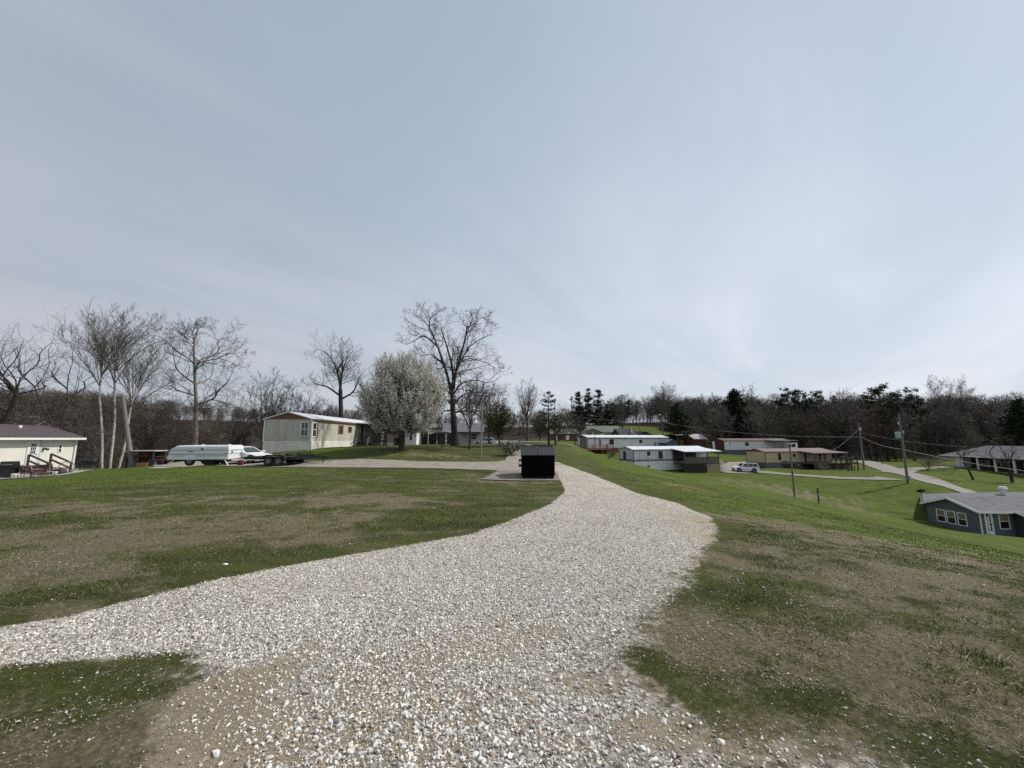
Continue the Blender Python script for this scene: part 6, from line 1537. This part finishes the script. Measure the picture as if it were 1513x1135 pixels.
# ------------------------------------------------------------------ poles and lines
M_POLE = mat('pole_wood', (.17,.15,.13), .9, .3, 2.5, .5, stretch=(4, 4, .5)); M_STEEL = mat('galvanised', (.36,.38,.38), .5, .15, 3, metal=.4)
p = gp(197, 33.5); tx = xat(181, zat(584, 33.5), 33.5) - p.x; tz = zat(584, 33.5) - p.z
o = MB().tube((0, 0, -.4), (tx, 0, tz), .20, .125, 12).build('leaning_pole', M_POLE); o.location = p
tag(o, 'thick grey wooden pole stub leaning left beside the junk shelter', 'pole')
p = gp(710.5, 30.5); r = thing('light_pole', 'thin tan pole at the edge of the lawn by the side road', 'pole', p)
hh_ = zat(597.5, 30.5) - p.z; MB().tube((0, 0, -.3), (.05, 0, hh_), .065, .05, 8).build('shaft', mat('tan_pole', (.27,.21,.15), .9, .2, 3), r); MB().tube((.05, 0, hh_), (.05, 0, hh_ + .06), .07, n=8).build('cap', M_DKGREY, r)
p = gp(1174.3, 37); r = thing('thin_pole', 'slim grey post standing alone on the green slope', 'pole', p)
hh_ = zat(660, 37) - p.z; MB().tube((0, 0, -.3), (-.02, 0, hh_), .085, .065, 8).build('shaft', M_POLE, r); MB().box(-.12, .06, -.09, .06, hh_, hh_ + .18).build('cap', M_DKGREY, r)
p = gp(1210, 33); r = thing('marker_post', 'short dark post with a small crosspiece on the slope', 'post', p)
hh_ = zat(721.5, 33) - p.z; MB().box(-.04, .04, -.04, .04, -.3, hh_).build('post', M_WOODDK, r); MB().box(-.16, .16, -.07, -.04, hh_ * .55, hh_ * .62).build('crosspiece', M_STEEL, r)
def utility(px, Y, top, label, r0=.17):
    p = gp(px, Y); hh_ = zat(top, Y) - p.z; r = thing('utility_pole', label, 'utility pole', p)
    MB().tube((0, 0, -.5), (0, 0, hh_), r0, r0 * .66, 12).build('shaft', M_POLE, r); return r, p, hh_
UA, pA, hA = utility(1341.5, 58, 611.5, 'grey utility pole carrying a pale transformer drum')
MB().lathe([(.02, 0), (.28, 0), (.30, .06), (.30, .86), (.26, .95), (.06, .98)], (-.52, 0, hA - 3.6), 14).build('transformer', mat('pale_green_drum', (.34,.40,.38), .5, .1, 2), UA)
MB().tube((-.52, 0, hA - 2.62), (-.52, 0, hA - 2.35), .05, n=8).tube((-.38, .1, hA - 2.62), (-.38, .1, hA - 2.38), .05, n=8).build('bushing', M_DKGREY, UA)
MB().bar((-.3, 0, hA - 3.1), (.35, 0, hA - 2.75), .06, .08).bar((-.3, 0, hA - 1.55), (.1, 0, hA - 1.5), .05, .06).build('bracket', M_STEEL, UA)
MB().tube((-.25, -.02, hA - 1.5), (-.25, -.02, hA - 1.2), .06, n=8).tube((.38, 0, hA - 2.8), (.38, 0, hA - 2.5), .05, n=8).build('insulator', M_WHITE, UA)
MB().box(.15, .42, -.14, .1, .5, 1.0).build('meter_box', M_STEEL, UA); MB().tube((.17, -.05, .2), (.14, -.02, hA - 3), .03, n=6).build('conduit', M_STEEL, UA)
UB, pB, hB = utility(1277, 82, 625, 'grey utility pole beside the dark timber arbor', .18)
MB().box(-.1, .35, -.14, .02, hB - 1.6, hB - .9).build('transformer', M_STEEL, UB); MB().bar((-.4, 0, hB - .05), (.4, 0, hB - .05), .08, .1).build('crossarm', M_POLE, UB)
UC, pC, hC = utility(980.5, 116, 613, 'pole with a white lamp in front of the broad evergreen', .15)
MB().bar((0, 0, hC - .3), (-.75, -.3, hC - .05), .05, .05).build('lamp_arm', M_STEEL, UC); MB().lathe([(.05, -.1), (.24, -.05), (.28, .12), (.1, .28)], (-.85, -.3, hC - .1), 12).build('lamp', M_WHITE, UC)
UD, pD, hD = utility(946, 122, 616, 'slim pale pole before the grassy knoll', .12)
MB().box(-.2, .2, -.05, .05, hD - .4, hD - .3).build('crossarm', M_POLE, UD)
UE, pE, hE = utility(1136.5, 116, 620, 'dark pole rising behind the red roofed white home', .14)
MB().box(-.25, .25, -.05, .05, hE - .3, hE - .2).build('crossarm', M_POLE, UE)

M_WIRE = mat('wire', (.10,.10,.10), .6, .2, 2); M_WIREP = mat('pale_wire', (.26,.25,.24), .6, .2, 2)
def wire(label, a, b, sag, r=.025, m=M_WIRE):
    a = Vector(a); b = Vector(b); n = 18
    pts = [a.lerp(b, k / n) - Vector((0, 0, sag * 4 * (k / n) * (1 - k / n))) for k in range(n + 1)]
    P = np.array([q[:] for q in pts]); V, F = polytubes([(P, np.full(n + 1, r))])
    return tag(mesh_np('power_line', V, [F], m, smooth=True), label, 'wire', 'overhead lines')
topB = pB + Vector((0, 0, hB - 1.1)); topA = pA + Vector((0, 0, hA - 5.2))
gl_ = Vector(c(853, 616, 125)); md = pC + Vector((0, 0, hC - 2.2))
wire('long sagging line from the pines to the lamp pole', gl_, md, .5, .03, M_WIREP)
wire('long line from the lamp pole across the red roofed home to the arbor pole', md, pB + Vector((0, 0, hB - 2.9)), 1.2, .03, M_WIREP)
wire('thick service cable from the arbor pole down to the tan home roof', topB, rD.matrix_basis @ Vector((18.6, -.5, z1 * 0 + 3.3)), .35, .06, M_WIREP)
wire('line from the arbor pole to the transformer pole', pB + Vector((0, 0, hB - 2.7)), topA, .5, .035, M_WIREP)
wire('line from the transformer pole out past the right edge', topA, c(1540, 699, 54), .3, .03, M_WIREP)
wire('lower line from the arbor pole toward the ranch house', pB + Vector((0, 0, hB - 2.0)), c(1430, 660, 92), .6, .03, M_WIRE)

# arbor by the road -------------------------------------------------------------------
p = gp(1261, 79); r = thing('arbor', 'dark timber arbor with a swing bench beside the valley road', 'arbor', p, .15)
for x in (-1.15, 1.15):
    for y in (0, 1.3): MB().box(x - .08, x + .08, y - .08, y + .08, -.3, 3.4 if y == 0 else 2.6).build('post', M_WOODDK, r)
mb = MB(); mb.box(-1.3, 1.3, -.05, .05, 2.0, 2.15); mb.box(-1.3, 1.3, 1.25, 1.35, 2.45, 2.6)
for k in range(7): mb.box(-1.1 + k * .36, -1.02 + k * .36, 0, 1.3, 2.15, 2.25)
mb.build('rafter', M_WOODDK, r)
mb = MB(); mb.box(-.85, .85, .4, .9, .85, .92); mb.box(-.85, .85, .88, .94, .9, 1.5); mb.box(-1.2, 1.2, -.02, .04, 1.25, 1.5)
for x in (-.8, -.3, .3, .8): mb.box(x-.05, x+.05, .35, .45, 0, .85)
mb.build('bench', M_WOODDK, r)
p = gp(1304, 92); r = thing('mailbox', 'small dark mailbox on a post across the valley road', 'mailbox', p)
MB().box(-.06, .06, -.06, .06, -.2, 1.1).build('post', M_WOODDK, r); MB().prism([(-.14,1.1),(.14,1.1),(.14,1.28),(.08,1.38),(-.08,1.38),(-.14,1.28)], 'y', -.3, .3).build('box', M_BLACK, r)
p = gp(1003, 88); r = thing('clothes_post', 'dark post with a pale crossbar next to the blue shed', 'post', p)
hh_ = zat(642.5, 88) - p.z; MB().tube((0, 0, -.3), (0, 0, hh_), .13, .1, 8).build('shaft', M_WOODDK, r); MB().bar((-.5, 0, hh_ - .05), (1.2, 0, hh_ + .02), .1, .14).build('crossbar', M_WHITE, r)
p = gp(902, 52); r = thing('leaning_board', 'grey board frame leaning in the grass by the blue striped home', 'board', p, .1)
mb = MB(); mb.bar((-.4, 0, -.05), (.3, .25, 1.05), .10, .08); mb.bar((-.2, -.1, -.05), (.42, .15, 1.02), .10, .08)
mb.build('frame', M_WOODGREY, r)
for k in range(4):
    t = .15 + k * .22; MB().bar((-.4 + .7*t, .25*t, 1.1*t - .05), (-.2 + .62*t, -.1 + .25*t, 1.07*t - .05), .06, .05).build('rung', M_WOODGREY, r)

# ------------------------------------------------------------------ left yard clutter
def yard(px, py_unused, Y): return gp(px, Y)
sheet('gravel_patio', [(hx + .1, 22.5), (hx + .1, 36.8), (hx + 2.6, 36.6), (hx + 4.2, 32), (hx + 4.6, 22.5)], mat('patio_gravel', (.33,.32,.30), .9, .3, 14, .5), .6, .02, None, .12, .3)
p = gp(11, 30.2); r = thing('gas_grill', 'black gas grill with closed hood at the left edge', 'grill', p, .5)
MB().prism([(-.3,.85),(.3,.85),(.3,1.0),(.18,1.28),(-.18,1.28),(-.3,1.05)], 'x', -.42, .42).build('hood', M_BLACK, r, bevel=.02); MB().box(-.85, .85, -.28, .28, .78, .85).build('shelf', M_BLACK, r)
MB().box(-.42, .42, -.26, .26, .12, .78).build('cabinet', M_BLACK, r)
for x in (-.38, .38): MB().lathe([(.02,-.04),(.1,-.04),(.1,.04),(.02,.04)], (x, -.2, .1), 12, 'x').build('wheel', M_TYRE, r)
MB().bar((-.3, -.34, 1.05), (.3, -.34, 1.05), .03, .03).build('handle', M_STEEL, r)
p = gp(129, 36.5); r = thing('smoker_grill', 'black barrel smoker on thin legs past the house corner', 'grill', p, .2)
o = MB().lathe([(.02,-.6),(.24,-.6),(.28,-.56),(.28,.56),(.24,.6),(.02,.6)], (0,0,.78), 16, 'x').build('barrel', M_BLACK, r)
for x in (-.4, .4):
    for y in (-.2, .2): MB().tube((x, y*1.3, -.05), (x, y, .62), .025, n=6).build('leg', M_DKGREY, r)
MB().tube((.35, 0, 1.0), (.35, 0, 1.45), .05, n=8).build('chimney', M_BLACK, r)
M_CHAIR = mat('brown_chair', (.11,.06,.05), .7, .2, 3); M_CHAIRT = mat('tan_chair', (.30,.21,.17), .7, .15, 3)
def chair(px, Y, rz, label, m, m2):
    r = thing('patio_chair', label, 'chair', gp(px, Y), rz, 'patio chairs in the left yard')
    MB().box(-.27, .27, -.25, .25, .38, .44).build('seat', m, r); MB().prism([(.22,.42),(.28,.42),(.42,.98),(.36,.98)], 'x', -.27, .27).build('backrest', m2, r)
    for x in (-.27, .27):
        for y in (-.25, .25): MB().tube((x, y, -.05), (x, y, .62 if y < 0 else .55), .022, n=6).build('leg', m, r)
        MB().bar((x, -.28, .63), (x, .3, .63), .05, .03).build('armrest', m2, r)
    return r
chair(53, 31.3, 2.6, 'tan backed patio chair in front of the left handrail', M_CHAIR, M_CHAIRT)
chair(40, 31.0, 2.2, 'dark brown patio chair beside the black gas grill', M_CHAIR, M_CHAIR)
chair(66, 32.6, 3.4, 'brown patio chair right of the tan backed one', M_CHAIRT, M_CHAIR)
chair(79, 33.6, 3.0, 'dark chair beside the right handrail of the steps', M_BLACK, M_CHAIR)
# house steps with two handrails (its own built piece standing at the door)
sy = (s0 + s1) / 2 + 22.2
r = thing('porch_steps', 'wooden porch steps with two brown sloping handrails at the house door', 'steps', (hx, sy, gz0), -PI / 2 + PI / 2)
zt_ = .36; n = 4
mb = MB(); mb.box(.03, 1.0, -.75, .75, zt_ - .06, zt_)
for k in range(n): mb.box(1.0 + .3 * k, 1.32 + .3 * k, -.75, .75, zt_ - .2 * (k + 1) - .05, zt_ - .2 * (k + 1))
mb.build('tread', M_WOODDK, r)
for y in (-.8, .8):
    m2 = MB(); a = Vector((.75, y, zt_)); b = Vector((2.6, y, zt_ - .75))
    for q in (a, b): m2.box(q.x - .06, q.x + .06, y - .06, y + .06, q.z - .4, q.z + .95)
    for hh_ in (.92, .45): m2.bar(a + Vector((0, 0, hh_)), b + Vector((0, 0, hh_)), .07, .14)
    m2.build('handrail', mat('brown_rail', (.12,.085,.075), .85, .2, 3), r)
def bucket(px, Y, label):
    r = thing('bucket', label, 'bucket', gp(px, Y)); MB().lathe([(.02,.0),(.13,.0),(.16,.36),(.165,.38),(.15,.38),(.12,.03),(.02,.03)], (0,0,0), 14).build('pail', M_WHITE, r); MB().tube((-.16,0,.34), (.16,0,.34), .01, n=5).build('handle', M_DKGREY, r); return r
bucket(20, 29.6, 'white bucket in front of the black gas grill'); bucket(80.5, 32.2, 'white bucket by the dark patio chair')
def bag(px, Y, label, col, w, h, cat='bag'):
    o = MB().lathe([(.02,0),(w*.5,.02),(w*.55,h*.35),(w*.42,h*.75),(w*.2,h*.95),(.05,h)], (0,0,0), 12).build('stuffed_bag', mat('bag_cloth', col, .8, .3, 5), None); o.location = gp(px, Y); tag(o, label, cat); return o
bag(17, 31.2, 'crumpled white bag behind the gas grill', (.6,.6,.58), .7, .6); bag(70, 34.5, 'tan bag on the patio under the handrail', (.32,.24,.14), .6, .7)
bag(88, 34.2, 'dark heap of cloth next to the wagon wheel', (.05,.04,.04), .8, .5, 'heap')
p = gp(97, 34.5); r = thing('wagon_wheel', 'rusty spoked wheel propped on the house wall', 'wheel', p, .5)
mb = MB(); R_ = .5
for k in range(20):
    a0, a1 = k*2*PI/20, (k+1)*2*PI/20; mb.tube((math.cos(a0)*R_, 0, R_+math.sin(a0)*R_), (math.cos(a1)*R_, 0, R_+math.sin(a1)*R_), .035, n=6)
mb.build('rim', M_CHAIRT, r); mb = MB()
for k in range(8): a0 = k*PI/4; mb.tube((0,0,R_), (math.cos(a0)*R_, 0, R_+math.sin(a0)*R_), .018, n=5)
mb.build('spokes', M_CHAIRT, r)
p = gp(213, 34); r = thing('junk_shelter', 'low open lean-to shelter with a flat pale roof full of junk', 'shelter', p, .05)
for x in (-1.05, 1.05):
    for y in (-.5, .7): MB().box(x - .05, x + .05, y - .05, y + .05, -.2, 1.22).build('post', M_WOODDK, r)
MB().box(-1.2, 1.2, -.6, .8, 1.22, 1.29).build('roof', mat('pale_tin', (.48,.46,.43), .5, .2, 2), r); MB().box(-1.1, 1.1, .72, .78, -.1, 1.2).build('back_wall', M_WOODDK, r)
MB().box(-1.05, 1.05, -.2, .7, .74, .80).build('shelf', M_WOODDK, r)
o = MB().prism([(-.4,0),(.4,0),(.46,.26),(-.46,.26)], 'y', -.25, .25).build('storage_tub', mat('orange_plastic', (.34,.15,.05), .5, .1, 2)); o.location = gp(213, 33.5); tag(o, 'orange plastic tub on the ground inside the junk shelter', 'tub')
o = MB().prism([(-.3,0),(.3,0),(.3,.5),(-.3,.5)], 'y', -.2, .2).build('metal_box', M_DKGREY, bevel=.03); o.location = gp(226, 33.7); tag(o, 'dark metal box at the right end of the junk shelter', 'box')
o = MB().prism([(-.45,0),(.45,0),(.4,.32),(-.4,.32)], 'y', -.2, .2).build('crate', mat('rust', (.17,.05,.03), .8, .3, 4), bevel=.02); q = gp(212, 34.2); q.z += .81; o.location = q; tag(o, 'rust red crate on the shelf of the junk shelter', 'crate')
p = gp(243, 33.2); r = thing('garden_cart', 'rusty red two wheeled cart lying beside the junk shelter', 'cart', p, .3)
M_RUST = mat('red_rust', (.20,.035,.03), .7, .3, 4)
MB().prism([(-.5,.25),(.5,.35),(.55,.6),(-.55,.5)], 'y', -.3, .3).build('tray', M_RUST, r)
for y in (-.36, .36): MB().lathe([(.05,-.04),(.24,-.04),(.24,.04),(.05,.04)], (-.15, y, .24), 14, 'y').build('wheel', M_TYRE, r)
for y in (-.25, .25): MB().bar((.5, y, .5), (1.25, y, .75), .04, .04).build('handle', M_RUST, r)
o = MB().box(-.75, .75, -.35, .35, .0, .04).build('ground_board', mat('pale_board2', (.48,.47,.44), .8, .1, 2)); o.location = gp(240, 29.2) + Vector((0, 0, .03)); tag(o, 'flat pale board lying on the grass bank', 'board')
o = MB().lathe([(.01,0),(.05,.005),(.06,.03),(.03,.05),(.01,.05)], (0,0,0), 8).build('litter', M_WHITE); o.location = Vector(G(333, 835)); o.scale = (.6, .45, .4); tag(o, 'white scrap of litter on the lawn edge of the drive', 'litter')
# ------------------------------------------------------------------ sky, sun, camera
SUN_AZ, SUN_EL = math.radians(74), math.radians(47)
sv = Vector((math.sin(SUN_AZ) * math.cos(SUN_EL), math.cos(SUN_AZ) * math.cos(SUN_EL), math.sin(SUN_EL)))
w = bpy.data.worlds.new('World'); scene.world = w; w.use_nodes = True
nt = w.node_tree; L = nt.links
for n in list(nt.nodes): nt.nodes.remove(n)
out = nd(nt, 'ShaderNodeOutputWorld')
sky = nd(nt, 'ShaderNodeTexSky'); sky.sky_type = 'NISHITA'; sky.sun_disc = False
sky.sun_elevation = SUN_EL; sky.sun_rotation = SUN_AZ; sky.air_density = 1.0; sky.dust_density = 2.0
bg = nd(nt, 'ShaderNodeBackground', Strength=.065); L.new(sky.outputs[0], bg.inputs[0])
tc = nd(nt, 'ShaderNodeTexCoord')
# cirrus: project the direction on a high flat layer
sp = nd(nt, 'ShaderNodeSeparateXYZ'); L.new(tc.outputs['Generated'], sp.inputs[0])
mz = nd(nt, 'ShaderNodeMath', operation='MAXIMUM'); L.new(sp.outputs[2], mz.inputs[0]); mz.inputs[1].default_value = .0
az = nd(nt, 'ShaderNodeMath', operation='ADD'); L.new(mz.outputs[0], az.inputs[0]); az.inputs[1].default_value = .12
cb = nd(nt, 'ShaderNodeCombineXYZ')
for k in (0, 1):
    dv = nd(nt, 'ShaderNodeMath', operation='DIVIDE'); L.new(sp.outputs[k], dv.inputs[0]); L.new(az.outputs[0], dv.inputs[1]); L.new(dv.outputs[0], cb.inputs[k])
vr = nd(nt, 'ShaderNodeVectorRotate', rotation_type='Z_AXIS'); vr.inputs['Angle'].default_value = math.radians(40); L.new(cb.outputs[0], vr.inputs['Vector'])
mp = nd(nt, 'ShaderNodeMapping'); mp.inputs['Scale'].default_value = (1.6, .38, 1); mp.inputs['Location'].default_value = (3.3, 1.2, 0)
L.new(vr.outputs[0], mp.inputs[0])
n1 = nd(nt, 'ShaderNodeTexNoise', Scale=.8, Detail=7.0, Roughness=.55, Distortion=.8); L.new(mp.outputs[0], n1.inputs['Vector'])
n2 = nd(nt, 'ShaderNodeTexNoise', Scale=.45, Detail=4.0, Roughness=.5, Distortion=.4); L.new(cb.outputs[0], n2.inputs['Vector'])
ad = nd(nt, 'ShaderNodeMath', operation='MULTIPLY_ADD'); L.new(n1.outputs[0], ad.inputs[0]); ad.inputs[1].default_value = .55; 
m2 = nd(nt, 'ShaderNodeMath', operation='MULTIPLY'); L.new(n2.outputs[0], m2.inputs[0]); m2.inputs[1].default_value = .45; L.new(m2.outputs[0], ad.inputs[2])
fr_ = nd(nt, 'ShaderNodeMapRange'); fr_.interpolation_type = 'SMOOTHSTEP'; L.new(ad.outputs[0], fr_.inputs[0]); fr_.inputs[1].default_value = .37; fr_.inputs[2].default_value = .65; fr_.inputs[3].default_value = .0; fr_.inputs[4].default_value = 1.0
# cloud colour: paler low down and towards the sun
cr = nd(nt, 'ShaderNodeValToRGB'); L.new(sp.outputs[2], cr.inputs[0]); e = cr.color_ramp.elements
e[0].position = 0; e[0].color = (0.741, 0.763, 0.812, 1); e[1].position = .85; e[1].color = (0.420, 0.469, 0.567, 1)
x = e.new(.22); x.color = (0.659, 0.694, 0.774, 1); x = e.new(.5); x.color = (0.534, 0.583, 0.681, 1)
dt = nd(nt, 'ShaderNodeVectorMath', operation='DOT_PRODUCT'); L.new(tc.outputs['Generated'], dt.inputs[0]); dt.inputs[1].default_value = sv
gl = nd(nt, 'ShaderNodeMapRange'); L.new(dt.outputs['Value'], gl.inputs[0]); gl.inputs[1].default_value = -.3; gl.inputs[2].default_value = 1; gl.inputs[3].default_value = .84; gl.inputs[4].default_value = 1.38
vs_ = nd(nt, 'ShaderNodeVectorMath', operation='SCALE'); L.new(cr.outputs[0], vs_.inputs[0]); L.new(gl.outputs[0], vs_.inputs['Scale'])
lo = nd(nt, 'ShaderNodeVectorMath', operation='MULTIPLY'); L.new(vs_.outputs[0], lo.inputs[0]); lo.inputs[1].default_value = (.79, .845, .87)
cm = nd(nt, 'ShaderNodeMix', data_type='RGBA'); L.new(fr_.outputs[0], cm.inputs[0]); L.new(lo.outputs[0], cm.inputs[6]); L.new(vs_.outputs[0], cm.inputs[7])
bg2 = nd(nt, 'ShaderNodeBackground', Strength=1.0); L.new(cm.outputs[2], bg2.inputs[0])
ms = nd(nt, 'ShaderNodeMixShader'); ms.inputs[0].default_value = .88
L.new(bg.outputs[0], ms.inputs[1]); L.new(bg2.outputs[0], ms.inputs[2]); L.new(ms.outputs[0], out.inputs[0])

sl = bpy.data.lights.new('sun', 'SUN'); sl.energy = 3.8; sl.angle = math.radians(1.2); sl.color = (1, .955, .88)
so = link(bpy.data.objects.new('sun', sl)); so.rotation_euler = (-sv).to_track_quat('-Z', 'Y').to_euler(); so.location = (40, 10, 60)

cam = bpy.data.cameras.new('camera'); co = link(bpy.data.objects.new('camera', cam))
cam.sensor_fit = 'HORIZONTAL'; cam.sensor_width = 36.0; cam.lens = 36.0 * FPX / 1513.0
cam.clip_start = .05; cam.clip_end = 3000
co.location = (0, 0, EYE); co.rotation_euler = (PI / 2 + PITCH, 0, 0)
scene.camera = co
scene.view_settings.view_transform = 'Standard'; scene.view_settings.look = 'None'; scene.view_settings.exposure = 0
scene.render.engine = 'CYCLES'
scene.cycles.sample_clamp_indirect = 3
scene.cycles.max_bounces = 5; scene.cycles.diffuse_bounces = 2; scene.cycles.glossy_bounces = 2; scene.cycles.transmission_bounces = 4
scene.cycles.use_adaptive_sampling = True; scene.cycles.adaptive_threshold = .02
try: scene.cycles.use_denoising = False
except Exception: pass
